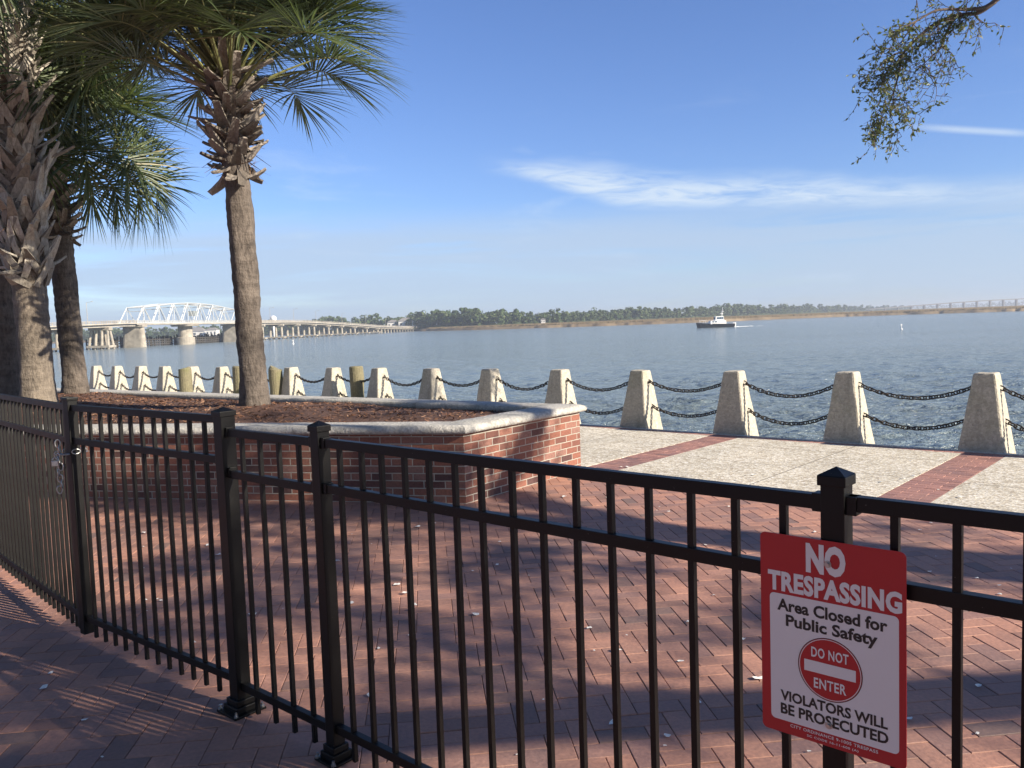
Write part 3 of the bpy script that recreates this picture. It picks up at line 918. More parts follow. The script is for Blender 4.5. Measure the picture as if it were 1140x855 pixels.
def make_palm(label, xy, zb, lean, z_trunk, z_boot, z_crown, rad, n_fronds, bark, bootm, seed, boot_r, boot_len=0.42, scale=1.0, frond_low=5, big=False):
    r = random.Random(seed)
    root = thing('palm_tree', label, 'palm tree', (xy[0], xy[1], zb), 0, 'palm trees in the brick planter')
    H = z_crown - zb
    def axis(z):
        f = z / H
        return Vector((lean[0] * f * f * 0.6 + lean[0] * f * 0.4, lean[1] * f, z))
    b = MB(); nz = 90
    pts, rr = [], []
    n = 26
    base = 0
    for k in range(nz + 1):
        z = -0.15 + (H + 0.1) * k / nz
        R = rad * (1.0 + 0.22 * math.exp(-max(0, z) / 0.22))
        if z > z_trunk - zb: R *= 1.0 + 0.12 * min(1, (z - (z_trunk - zb)) / 0.5)
        c = axis(z)
        for q in range(n):
            a = 2 * PI * q / n
            ringn = noise.noise((seed * 3.1 + math.cos(a) * .5, math.sin(a) * .5, z * 16)) * 0.012
            lump = noise.noise((seed + math.cos(a) * 1.6, math.sin(a) * 1.6, z * 2.2)) * 0.022 + noise.noise((seed + math.cos(a) * 6, math.sin(a) * 6, z * 9)) * 0.008
            RR = R + (ringn + lump) * R / 0.17
            b.v.append((c.x + math.cos(a) * RR, c.y + math.sin(a) * RR, z))
        if k:
            for q in range(n):
                i0 = (k - 1) * n; i1 = k * n
                b.face((i0 + q, i0 + (q + 1) % n, i1 + (q + 1) % n, i1 + q))
    b.build('trunk', bark, root, True)
    # old leaf bases: tapering split wedges criss-crossing round the trunk
    b = MB(); f = MB()
    z0, z1 = z_trunk - zb, z_boot - zb
    nb = int((z1 - z0) / (0.0145 if not big else 0.026))
    for k in range(nb):
        t_ = k / max(1, nb - 1)
        z = z0 + (z1 - z0) * t_ + r.uniform(-.03, .03)
        a = k * 2.399 + r.uniform(-.25, .25)
        rad_d = Vector((math.cos(a), math.sin(a), 0)); tan_d = Vector((-math.sin(a), math.cos(a), 0))
        c = axis(z)
        env = boot_r * (0.55 + 0.6 * math.sin(PI * min(1, 0.15 + t_ * 0.8)))
        lift = r.uniform(0.0, 0.85) if t_ > 0.10 else r.uniform(-1.0, 0.3)
        if big: lift = r.uniform(0.35, 1.1) if t_ > 0.06 else r.uniform(-0.3, 0.9)
        L = boot_len * r.uniform(0.55, 1.15) * ((0.65 + 0.35 * t_) if not big else 1.0)
        tw = r.uniform(-1.0, 1.0)
        d = (rad_d * math.cos(lift) * env / boot_r + Vector((0, 0, 1)) * math.sin(lift) + tan_d * tw * 0.55).normalized()
        wdt = (0.056 if not big else 0.075) * r.uniform(0.8, 1.25)
        nrm = d.cross(tan_d); nrm = nrm.normalized() * -1
        if nrm.dot(rad_d) < 0: nrm = -nrm
        tan2 = nrm.cross(d).normalized()
        p0 = c + rad_d * rad * 0.9
        ns = 5; ring0 = None; curve = r.uniform(-0.35, 0.35)
        p = p0.copy(); dd = d.copy()
        for s in range(ns + 1):
            g = s / ns
            w = wdt * ((1.2 - 0.55 * g) if not big else (1.15 - 0.85 * g)); th = 0.022 * (1.1 - 0.5 * g)
            jit = r.uniform(-.006, .006)
            cs = [p - tan2 * w + nrm * (th + jit), p + nrm * th * 0.35, p + tan2 * w + nrm * (th - jit), p + tan2 * w * 0.85 - nrm * th * 0.5, p - nrm * th * 1.1, p - tan2 * w * 0.85 - nrm * th * 0.5]
            i0 = len(b.v); b.v += [tuple(x) for x in cs]
            if ring0 is not None:
                for q in range(6): b.face((ring0 + q, ring0 + (q + 1) % 6, i0 + (q + 1) % 6, i0 + q))
            ring0 = i0
            p = p + dd * L / ns
            dd = (dd + rad_d * curve * 0.25 + Vector((0, 0, 1)) * 0.08).normalized()
        b.face(tuple(ring0 + q for q in range(6)))
        if big:      # the base is split: two legs clasp the trunk
            J = p0 + d * L * 0.42
            for sg in (-1, 1):
                foot = c + (rad_d + tan_d * sg * 0.55).normalized() * rad * 1.02 + Vector((0, 0, -0.16 - r.uniform(0, .05)))
                leg0 = None
                for s in range(4):
                    g = s / 3; pp = foot.lerp(J, g) + rad_d * 0.03 * math.sin(PI * g)
                    w = 0.040 + 0.012 * g; lt = (J - foot).normalized(); ln = rad_d; l2 = ln.cross(lt).normalized()
                    cs = [pp - l2 * w + ln * 0.012, pp + l2 * w + ln * 0.012, pp + l2 * w * 0.8 - ln * 0.015, pp - l2 * w * 0.8 - ln * 0.015]
                    i0 = len(b.v); b.v += [tuple(x) for x in cs]
                    if leg0 is not None:
                        for q in range(4): b.face((leg0 + q, leg0 + (q + 1) % 4, i0 + (q + 1) % 4, i0 + q))
                    leg0 = i0
    b.build('leaf_bases', bootm, root)
    for k in range(260):
        z = r.uniform(z0, z1 + 0.25); a = r.uniform(0, 2 * PI)
        c = axis(min(z, H)); rd = Vector((math.cos(a), math.sin(a), 0))
        p = c + rd * rad * r.uniform(0.9, 1.25)
        d = (rd * r.uniform(0.2, 1) + Vector((r.gauss(0, .5), r.gauss(0, .5), r.uniform(-1, 1)))).normalized()
        s_ = d.cross(Vector((r.random(), r.random(), r.random()))).normalized() * r.uniform(0.003, 0.008)
        L = r.uniform(0.08, 0.3)
        f.quad(p - s_, p + s_, p + d * L + s_ * .3 + Vector((0, 0, -L * .2)), p + d * L - s_ * .3 + Vector((0, 0, -L * .2)))
    f.build('fibre', M_FIBER, root)['kind'] = 'stuff'
    top = axis(H)
    for k in range(n_fronds):
        t_ = (k + 0.5) / n_fronds
        cls = min(5, int(t_ * (frond_low + 1)))
        me = get_frond(cls, r.randrange(3))
        o = bpy.data.objects.new('frond', me); COL.objects.link(o); o.parent = root
        a = k * 2.39996 + r.uniform(-.3, .3)
        o.location = top + Vector((math.cos(a) * rad * 0.8, math.sin(a) * rad * 0.8, 0.28 - 0.65 * t_))
        o.rotation_euler = (r.gauss(0, .18), r.gauss(0, .10), a)
        s_ = scale * r.uniform(0.88, 1.1); o.scale = (s_, s_, s_)
    return root

make_palm('slender palm standing alone at the middle of the planter, ragged leaf stubs under its crown', palm_xy[0], 0.69, (-0.10, 0.0), 3.40, 4.6, 4.68, 0.148, 88, M_PALMBARK, M_BOOT, 11, 0.36, 0.42, 0.93, 2.6)
make_palm('shorter palm behind the left trunks, its drooping fan leaves in full sun', palm_xy[1], 0.69, (-0.12, 0.0), 3.15, 4.3, 4.70, 0.175, 64, M_PALMBARK, M_BOOT, 23, 0.40, 0.45, 1.0, 4)
make_palm('thick palm with pale lower trunk under large criss-crossed grey leaf bases, left of frame', palm_xy[2], 0.69, (-0.10, 0.0), 2.5, 6.0, 6.4, 0.205, 32, M_PALMBARK_PALE, M_BOOT_PALE, 37, 0.42, 0.55, 1.0, 5, True)
make_palm('dark shaded palm cut by the left picture edge, behind the thick pale one', palm_xy[3], 0.67, (-0.10, 0.0), 3.3, 5.4, 5.85, 0.28, 30, M_PALMBARK, M_BOOT_BROWN, 41, 0.42, 0.5, 1.0, 5, True)

# ------------------------------------------------------------------ black metal fence and gate
P1 = V2(0.681, 1.743); P2 = V2(-0.706, 3.00); P3 = V2(-1.20, 3.43)
FU = (P2 - P1) / np.linalg.norm(P2 - P1)
P0 = P1 - FU * 1.873
fence = thing('metal_fence', 'black square-tube metal fence across the foreground, the warning sign hung on it', 'fence', (P1[0], P1[1], 0))
def bar(b, p, q, w, h, bev=0.0015):
    p, q = Vector(p), Vector(q); d = q - p; L = d.length; d = d.normalized()
    side = Vector((0, 0, 1)).cross(d); side = side.normalized() if side.length > 1e-6 else Vector((1, 0, 0))
    up = d.cross(side)
    R = Matrix((d, side, up)).transposed()
    b.box((p + q) / 2, (L, w, h), R, bevel=bev)
def vbar(b, x, y, z0, z1, w, ang, bev=0.0012):
    b.box((x, y, (z0 + z1) / 2), (w, w, z1 - z0), Matrix.Rotation(ang, 3, 'Z'), bevel=bev)
def post_mb(h, w):
    b = MB(); vbar(b, 0, 0, 0.0, h - 0.03, w, 0, 0.003); return b
def cap_mb(h, w):
    b = MB(); b.box((0, 0, h - 0.025), (w + 0.010, w + 0.010, 0.022), bevel=0.002)
    e = (w + 0.008) / 2; z0 = h - 0.0135; z1 = h
    i = len(b.v); b.v += [(-e, -e, z0), (e, -e, z0), (e, e, z0), (-e, e, z0), (0, 0, z1 + 0.003)]
    for q in range(4): b.face((i + q, i + (q + 1) % 4, i + 4))
    return b
def flange_mb(w):
    b = MB()
    b.box((0, 0, 0.0045), (w * 2.3, w * 2.3, 0.009), bevel=0.002)
    b.box((0, 0, 0.022), (w * 1.65, w * 1.65, 0.028), bevel=0.004)
    b.box((0, 0, 0.048), (w * 1.35, w * 1.35, 0.026), bevel=0.004)
    return b
def bolts_mb(w):
    b = MB()
    for sx in (-1, 1):
        for sy in (-1, 1):
            x, y = sx * w * 0.97, sy * w * 0.97
            b.tube([(x, y, 0.008), (x, y, 0.016)], 0.010, 6); b.tube([(x, y, 0.015), (x, y, 0.028)], 0.005, 8)
    return b
def add_post(parent, p, h, w, ang):
    off = parent.location
    o = post_mb(h, w).build('post', M_BLACK, parent)
    o.location = (p[0] - off.x, p[1] - off.y, 0); o.rotation_euler = (0, 0, ang)
    cap_mb(h, w).build('post_cap', M_BLACK, o)
    fl = flange_mb(w).build('base_flange', M_BLACK, o)
    bolts_mb(w).build('anchor_bolts', M_GALV, o)
    return o
FANG = math.atan2(FU[1], FU[0])
add_post(fence, P1, 1.27, 0.0508, FANG)
add_post(fence, P2, 1.27, 0.0508, FANG)
add_post(fence, P0, 1.27, 0.0508, FANG)
seg3 = P3 - P2
add_post(fence, P3, 1.295, 0.064, math.atan2(seg3[1], seg3[0]))

picket_src = {}
def panel(parent, A, B, n, ztop, zmid, zbot, wa, wb, pick_top, pick_bot, rail=(0.026, 0.032)):
    off = V2(parent.location.x, parent.location.y)
    d = (B - A) / np.linalg.norm(B - A); ang = math.atan2(d[1], d[0])
    a0, b0 = A + d * (wa / 2 - 0.006), B - d * (wb / 2 - 0.006)
    for z, in ((ztop,), (zmid,), (zbot,)):
        b = MB(); p, q = a0 - off, b0 - off
        bar(b, (p[0], p[1], z - rail[1] / 2), (q[0], q[1], z - rail[1] / 2), rail[0], rail[1])
        b.build('rail', M_BLACK, parent)
    key = (round(pick_top, 3), round(pick_bot, 3))
    L = np.linalg.norm(B - A)
    for k in range(n):
        c = A + d * L * (k + 1) / (n + 1) - off
        if key not in picket_src:
            b = MB(); vbar(b, 0, 0, pick_bot, pick_top, 0.0165, 0)
            o = b.build('picket', M_BLACK, parent); picket_src[key] = o
        else:
            o = copy_obj(picket_src[key], parent)
        o.location = (c[0], c[1], random.gauss(0, 0.001)); o.rotation_euler = (random.gauss(0, .002), random.gauss(0, .002), ang)
panel(fence, P1, P2, 15, 1.210, 1.044, 0.140, 0.05, 0.05, 1.19, 0.028)
panel(fence, P0, P1, 15, 1.214, 1.048, 0.140, 0.05, 0.05, 1.19, 0.028)
panel(fence, P2, P3, 4, 1.209, 1.036, 0.130, 0.05, 0.064, 1.19, 0.022)
# small brackets and a screw where rails meet the posts
b = MB()
for P, sgns in ((P1, (-1, 1)), (P2, (-1, 1)), (P3, (-1,))):
    for sg in sgns:
        for z in (1.194, 1.028):
            c = P + FU * sg * 0.036 - P1
            b = MB(); b.box((c[0], c[1], z), (0.022, 0.034, 0.04), Matrix.Rotation(FANG, 3, 'Z'), bevel=0.002)
            b.build('rail_bracket', M_BLACK, fence)

# gate leaves: right leaf hinged on P3, left leaf carries on out of frame
P4 = V2(-2.29, 4.29)
gd = (P4 - P3) / np.linalg.norm(P4 - P3); gang = math.atan2(gd[1], gd[0])
Pa = P3 + gd * 0.055
gate = thing('gate_leaf', 'right leaf of the black metal double gate, hinged to the thicker fence post', 'gate', (Pa[0], Pa[1], 0), 0, 'two leaves of the metal gate')
def stile(parent, p, ang, z0, z1, w):
    b = MB(); q = p - V2(parent.location.x, parent.location.y)
    vbar(b, q[0], q[1], z0, z1, w, ang, 0.003)
    s_ = b.build('stile', M_BLACK, parent)
    b = MB(); b.box((q[0], q[1], z1 + 0.006), (w + 0.008, w + 0.008, 0.016), Matrix.Rotation(ang, 3, 'Z'), bevel=0.003)
    b.build('stile_cap', M_BLACK, s_)
Ps = P4 - gd * 0.0
stile(gate, Ps, gang, 0.05, 1.285, 0.05)
panel(gate, Pa, Ps, 12, 1.262, 1.090, 0.150, 0.0, 0.05, 1.245, 0.045)
P5 = P4 + V2(-0.052, 0.052)
far = V2(-3.62, 5.70); ld = (far - P5) / np.linalg.norm(far - P5); P6 = P5 + ld * 2.1
gate2 = thing('gate_leaf', 'left leaf of the black metal double gate, chained shut and running out of frame', 'gate', (P5[0], P5[1], 0), 0, 'two leaves of the metal gate')
stile(gate2, P5, math.atan2(ld[1], ld[0]), 0.06, 1.285, 0.032)
panel(gate2, P5, P6, 23, 1.262, 1.090, 0.150, 0.03, 0.05, 1.245, 0.045)
stile(gate2, P6, math.atan2(ld[1], ld[0]), 0.05, 1.285, 0.05)

# chain and padlock closing the gate
b = MB()
cz = 1.07
mid = (P4 + P5) / 2 - np.array([0.0, 0.045])
pts_c = []
for k in range(9):
    pts_c.append(Vector((mid[0] - 0.028 + 0.008 * math.sin(k * 2.1), mid[1] - 0.03, cz - 0.004 - 0.030 * k)))
for k in range(8):      # the wrap round both stiles
    a = 2 * PI * k / 8
    pts_c.append(Vector((mid[0] + 0.0 + 0.065 * math.cos(a), mid[1] + 0.045 + 0.06 * math.sin(a), cz - 0.06 + 0.012 * math.sin(k))))
for k, p in enumerate(pts_c):
    if k < 9: tt, ws = Vector((0, 0, 1)), [Vector((1, 0.3, 0)).normalized(), Vector((-0.3, 1, 0)).normalized()]
    else:
        a = 2 * PI * (k - 9) / 8
        tt = Vector((-math.sin(a), math.cos(a), 0)); ws = [Vector((0, 0, 1)), Vector((math.cos(a), math.sin(a), 0))]
    w = ws[k % 2]
    ring = [p + tt * 0.021 * math.cos(2 * PI * q / 12) + w * 0.0125 * math.sin(2 * PI * q / 12) for q in range(12)]
    b.tube(ring, 0.0035, 6, closed=True)
o = b.build('gate_chain', M_GALV, None, True)
tag(o, 'loose galvanised chain wrapped round the meeting stiles of the gate', 'chain')
pd = thing('padlock', 'small steel padlock on the galvanised gate chain', 'padlock', (float(mid[0]) - 0.045, float(mid[1]) - 0.035, cz - 0.105))
b = MB(); b.box((0, 0, 0), (0.034, 0.016, 0.030), Matrix.Rotation(0.5, 3, 'Z'), bevel=0.003); b.build('body', M_GALV, pd)
b = MB(); b.tube([(0.010 * math.cos(a), 0.005 * math.cos(a), 0.014 + 0.016 * math.sin(a)) for a in np.linspace(0, PI, 9)], 0.003, 6); b.build('shackle', M_GALV, pd, True)

# ------------------------------------------------------------------ warning sign
SX = Vector((-FU[0], -FU[1], 0))            # reading direction
SN = Vector((-FU[1], FU[0], 0)); SN = SN if SN.y < 0 else -SN     # towards the camera
IN = 0.0254
o0 = Vector((P1[0], P1[1], 0)) + SN * 0.033 + SX * (-0.158)
sign = thing('warning_sign', 'red and white NO TRESPASSING sign bolted to the fence post', 'sign', tuple(o0 + Vector((0, 0, 1.118))))
S_R = Matrix((SX, Vector((0, 0, 1)), SN)).transposed().to_4x4()
sign.rotation_euler = S_R.to_euler()
SXs = 0.308 / 12; SYs = 0.450 / 18          # units per inch in x and y
def rrect(x0, y0, x1, y1, r, n=6):
    pts = []
    for cx, cy, a0 in ((x1 - r, y1 - r, 0), (x0 + r, y1 - r, 90), (x0 + r, y0 + r, 180), (x1 - r, y0 + r, 270)):
        for k in range(n + 1):
            a = math.radians(a0 + 90 * k / n); pts.append((cx + r * math.cos(a), cy + r * math.sin(a)))
    return pts
def sx(x): return x * SXs
def sy(y): return -y * SYs
b = MB(); b.prism(rrect(0, -18 * SYs, 12 * SXs, 0, 0.012), -0.0016, 0.0); b.build('aluminium_panel', M_RED, sign)
b = MB(); b.prism(rrect(sx(0.82), sy(16.85), sx(11.45), sy(5.35), 0.010), 0.0, 0.0004); b.build('white_field', M_WHITE, sign)
def disc(cx, cy, r0, z, name, m_, ring=None):
    b = MB(); n = 64
    if ring:
        for k in range(n):
            a0, a1 = 2 * PI * k / n, 2 * PI * (k + 1) / n
            b.quad((cx + ring * math.cos(a0), cy + ring * math.sin(a0), z), (cx + r0 * math.cos(a0), cy + r0 * math.sin(a0), z), (cx + r0 * math.cos(a1), cy + r0 * math.sin(a1), z), (cx + ring * math.cos(a1), cy + ring * math.sin(a1), z))
    else:
        b.prism([(cx + r0 * math.cos(2 * PI * k / n), cy + r0 * math.sin(2 * PI * k / n)) for k in range(n)], z - 0.0003, z)
    return b.build(name, m_, sign)
ccx, ccy = sx(5.98), sy(11.2)
disc(ccx, ccy, 0.0675, 0.0008, 'no_entry_disc', M_RED)
disc(ccx, ccy, 0.0690, 0.00085, 'disc_outline', M_INK, 0.0676)
disc(ccx, ccy, 0.0663, 0.0010, 'disc_outline', M_WHITE, 0.0648)
b = MB(); b.prism([(ccx - 0.055, ccy - 0.0125), (ccx + 0.055, ccy - 0.0125), (ccx + 0.055, ccy + 0.0125), (ccx - 0.055, ccy + 0.0125)], 0.0008, 0.0012); b.build('white_bar', M_WHITE, sign)
def text(s, x0, x1, y_top, y_bot, m_, bold=0.0, z=0.0010, spacing=1.0):
    cu_ = bpy.data.curves.new('lettering', 'FONT'); cu_.body = s; cu_.size = 1.0; cu_.offset = bold; cu_.space_character = spacing
    cu_.resolution_u = 3
    ob = bpy.data.objects.new('lettering', cu_); COL.objects.link(ob)
    dg = bpy.context.evaluated_depsgraph_get()
    me = bpy.data.meshes.new_from_object(ob.evaluated_get(dg))
    bpy.data.objects.remove(ob); bpy.data.curves.remove(cu_)
    co = np.empty(len(me.vertices) * 3); me.vertices.foreach_get('co', co); co = co.reshape(-1, 3)
    mn, mx = co.min(0), co.max(0)
    cap0, cap1 = -bold, None
    # fit cap height (letters without descenders use the full box)
    if any(ch in 'gypqj' for ch in s): ylo = -bold
    else: ylo = mn[1]
    yhi = mx[1]
    X0, X1, Y0, Y1 = sx(x0), sx(x1), sy(y_bot), sy(y_top)
    co[:, 0] = X0 + (co[:, 0] - mn[0]) / (mx[0] - mn[0]) * (X1 - X0)
    co[:, 1] = Y0 + (co[:, 1] - ylo) / (yhi - ylo) * (Y1 - Y0)
    co[:, 2] = z
    me.vertices.foreach_set('co', co.ravel()); me.materials.clear(); me.materials.append(m_)
    for p in me.polygons:
        p.material_index = 0
    me.update(); me.name = 'lettering'
    o = bpy.data.objects.new('lettering', me); COL.objects.link(o); o.parent = sign
    return o
text('NO', 4.05, 7.35, 0.38, 3.02, M_WHITE, 0.058, 0.0007, 1.04)
text('TRESPASSING', 0.68, 11.7, 3.3, 5.12, M_WHITE, 0.046, 0.0007, 1.06)
text('Area Closed for', 1.5, 10.6, 5.75, 6.85, M_INK, 0.030)
text('Public Safety', 2.25, 9.85, 7.1, 8.15, M_INK, 0.030)
text('DO NOT', 4.45, 7.55, 9.45, 10.35, M_WHITE, 0.022, 0.0013, 1.08)
text('ENTER', 4.65, 7.35, 12.15, 13.05, M_WHITE, 0.022, 0.0013, 1.08)
text('VIOLATORS WILL', 1.7, 10.6, 14.05, 15.0, M_INK, 0.030)
text('BE PROSECUTED', 1.7, 10.65, 15.25, 16.25, M_INK, 0.030)
text('CITY ORDINANCE 9-1005 TRESPASS', 2.55, 9.85, 17.0, 17.28, M_WHITE, 0.015, 0.0007, 1.1)
text('SC CODE 16-11-600 (A)', 4.0, 8.3, 17.48, 17.74, M_WHITE, 0.015, 0.0007, 1.1)
for yy in (2.0, 16.1):
    b = MB(); cx_, cy_ = sx(5.9), sy(yy)
    b.tube([(cx_, cy_, 0.0), (cx_, cy_, 0.0025)], 0.0075, 18); b.tube([(cx_, cy_, 0.002), (cx_, cy_, 0.0075)], 0.0048, 6)
    b.build('bolt', M_GALV, sign)

# ------------------------------------------------------------------ pale petals on the paving
pet_src = []
for k in range(5):
    b = MB(); n = 7; w = random.uniform(.6, 1.2)
    i = len(b.v); b.v.append((0, 0, 0.004))
    for q in range(n):
        a = 2 * PI * q / n; rr_ = 0.011 * random.uniform(0.6, 1.25)
        b.v.append((rr_ * math.cos(a) * w, rr_ * math.sin(a) / w, 0.001 + random.uniform(0, 0.005)))
    for q in range(n): b.face((i, i + 1 + q, i + 1 + (q + 1) % n))
    pet_src.append(b)
pet_objs = []
cnt = 0
while cnt < 160:
    x = random.uniform(-3.2, 4.6); y = random.uniform(2.2, 9.2) if random.random() < 0.75 else random.uniform(2.2, 5)
    din = -(V2(x, y) - WALL0) @ N
    if din < 0.3: continue
    if x < 0.9 and y > 7.0 + 0.9 * max(0, x + 0.45): continue
    q = to_px((x, y, 0))
    if q is None or not (0 < q[0] < 1140 and q[1] < 855): continue
    if len(pet_objs) < 5:
        o = pet_src[cnt].build('fallen_petal', M_PETAL); pet_objs.append(o)
    else: o = copy_obj(pet_objs[cnt % 5])
    s_ = random.choice([0.5, 0.6, 0.8, 1.0, 1.3, 1.9])
    o.location = (x, y, 0.003); o.rotation_euler = (0, 0, random.uniform(0, 6.28)); o.scale = (s_, s_, s_)
    tag(o, 'small pale petal lying on the paving', 'petal', 'pale petals scattered on the paving')
    cnt += 1

# ------------------------------------------------------------------ live oak (stands right of the frame, one bough hangs into view)
def oak_leaf(b, p, d, size, r):
    d = d.normalized(); up = Vector((r.gauss(0, 1), r.gauss(0, 1), r.gauss(0, 1))); s_ = d.cross(up)
    if s_.length < 1e-4: return
    s_ = s_.normalized() * size * 0.23; n_ = d.cross(s_).normalized() * size * 0.06
    i = len(b.v)
    b.v += [tuple(p), tuple(p + d * size * 0.45 + s_ + n_), tuple(p + d * size), tuple(p + d * size * 0.45 - s_ + n_)]
    b.face((i, i + 1, i + 2, i + 3))

def twigs_on(bw, bl, pts, r, dens, tw_len, bias, leaf, depth=0, nleaf=9):
    """grow twigs with leaves along a polyline"""
    for a_, c_ in zip(pts[:-1], pts[1:]):
        L = (c_ - a_).length; n = max(1, int(L * dens))
        for k in range(n):
            p = a_.lerp(c_, r.random())
            d = (Vector((r.gauss(0, 1), r.gauss(0, 1), r.gauss(0, 1))).normalized() + bias).normalized()
            ln = tw_len * r.uniform(0.5, 1.2); q = p.copy(); tp = [p.copy()]
            for s in range(4):
                d = (d + Vector((r.gauss(0, .25), r.gauss(0, .25), r.gauss(0, .25) - 0.08))).normalized()
                q = q + d * ln / 4; tp.append(q.copy())
            bw.tube(tp, [0.0045, 0.0038, 0.003, 0.0022, 0.0015], 4, cap=False)
            if depth > 0:
                twigs_on(bw, bl, tp[1:], r, 9, tw_len * 0.5, bias, leaf, depth - 1, nleaf)
            for s in range(nleaf):
                f = r.uniform(0.3, 1.0); kk = min(3, int(f * 4))
                pp = tp[kk].lerp(tp[kk + 1], f * 4 - kk)
                oak_leaf(bl, pp, (d + Vector((r.gauss(0, .7), r.gauss(0, .7), r.gauss(0, .7)))), leaf * r.uniform(0.7, 1.25), r)

def px_at(px, py, Y):
    d = fwd + (px - 570) / 925 * cr - (py - 427.5) / 925 * cu
    return Vector((0, 0, 1.6)) + d * (Y / d.y)

r_ = random.Random(5)
oak = thing('live_oak', 'leafy oak bough hanging into the sky at the top right corner', 'tree', (11.5, 0.5, 0))
OO = Vector((11.5, 0.5, 0))
bw = MB(); bl = MB()
def limb(pts, r0, r1, mb=None):
    pts = [Vector(p) - OO for p in pts]
    # smooth it
    fine = []
    for k in range(len(pts) - 1):
        p0 = pts[max(0, k - 1)]; p1 = pts[k]; p2 = pts[k + 1]; p3 = pts[min(len(pts) - 1, k + 2)]
        for q in range(5):
            t_ = q / 5
            fine.append(0.5 * ((2 * p1) + (-p0 + p2) * t_ + (2 * p0 - 5 * p1 + 4 * p2 - p3) * t_ ** 2 + (-p0 + 3 * p1 - 3 * p2 + p3) * t_ ** 3))
    fine.append(pts[-1]); n = len(fine)
    fine = [p + noise.noise_vector(p * 1.5) * 0.05 * min(1, r0 * 8) for p in fine]
    (mb or bw).tube(fine, [r0 + (r1 - r0) * k / (n - 1) for k in range(n)], 8)
    return fine
tb = MB()
limb([(11.5, 0.5, -0.2), (11.55, 0.5, 1.0), (11.45, 0.55, 2.2), (11.3, 0.6, 3.2)], 0.42, 0.34, tb)
tb.build('trunk', M_OAKBARK, oak, True)
A0 = (11.3, 0.6, 3.1)
limbs = [limb([A0, (9.6, 1.4, 4.7), (8.4, 4.5, 5.8), (7.9, 8.0, 6.2), (7.2, 10.0, 6.0), tuple(px_at(1120, -8, 11.0))], 0.2, 0.036),
         limb([A0, (9.0, -1.5, 5.2), (6.0, -3.4, 6.4), (3.4, -4.6, 6.6)], 0.2, 0.04),
         limb([A0, (9.2, 1.6, 5.4), (6.6, 2.2, 7.0), (5.0, 2.0, 8.0)], 0.2, 0.04),
         limb([A0, (12.5, -1.8, 5.4), (12.8, -5.0, 7.0), (11.8, -8.0, 7.6)], 0.2, 0.04),
         limb([A0, (11.2, 0.8, 5.2), (10.8, 1.0, 7.4), (10.0, 1.4, 9.2)], 0.18, 0.04)]
# the bough in view: three limbs traced on a shallow layer about eleven metres off
def vb(pts, r0, r1):
    return limb([tuple(px_at(x, y, Y)) for x, y, Y in pts], r0, r1)
E0 = (1120, -8, 11.0)
v_l = [vb([E0, (1098, 8, 11.0), (1080, 10, 10.95), (1062, 10, 10.9), (1042, 12, 10.8), (1020, 24, 10.7), (996, 36, 10.6)], 0.032, 0.006),
       vb([(1108, 2, 11.0), (1090, 14, 11.05), (1072, 16, 11.0), (1045, 24, 11.0), (1024, 40, 11.05), (1006, 58, 11.05), (1002, 74, 11.1), (997, 96, 11.1), (990, 114, 11.15), (981, 118, 11.2)], 0.03, 0.005),
       vb([(1070, 14, 11.0), (1060, 24, 11.1), (1052, 40, 11.2), (1048, 52, 11.25), (1036, 64, 11.3), (1026, 73, 11.3)], 0.022, 0.004),
       vb([(1026, 73, 11.3), (1034, 77, 11.3), (1038, 90, 11.32), (1043, 97, 11.33)], 0.006, 0.003),
       vb([(1048, 52, 11.25), (1060, 60, 11.3), (1066, 74, 11.3)], 0.007, 0.003),
       vb([(1003, 70, 11.1), (992, 74, 11.0), (984, 84, 10.95), (975, 92, 10.9)], 0.012, 0.004),
       vb([(1006, 58, 11.05), (996, 60, 10.9), (988, 66, 10.8), (974, 80, 10.75)], 0.010, 0.003),
       vb([(1090, 10, 11.0), (1086, 18, 11.05), (1094, 26, 11.1)], 0.016, 0.005),
       vb([(1020, 24, 10.7), (1008, 40, 10.7), (1000, 50, 10.7), (985, 55, 10.65)], 0.01, 0.004),
       vb([(996, 100, 11.1), (1004, 110, 11.1), (1015, 122, 11.1), (1026, 130, 11.1)], 0.006, 0.002),
       vb([(985, 116, 11.2), (982, 132, 11.2), (978, 150, 11.25)], 0.006, 0.002),
       vb([(986, 116, 11.2), (994, 134, 11.2), (1004, 152, 11.2)], 0.006, 0.002)]
lb = Vector((-0.55, -0.05, -0.45))
dens_map = [26, 24, 9, 6, 9, 30, 30, 14, 30, 24, 34, 34]
nleaf_map = [5, 5, 2, 1, 2, 5, 5, 3, 5, 5, 6, 6]
for pl_, dn, nl in zip(v_l, dens_map, nleaf_map):
    twigs_on(bw, bl, pl_[len(pl_) // 6:], r_, dn * 0.7, 0.42, lb, 0.056, 1, nl)
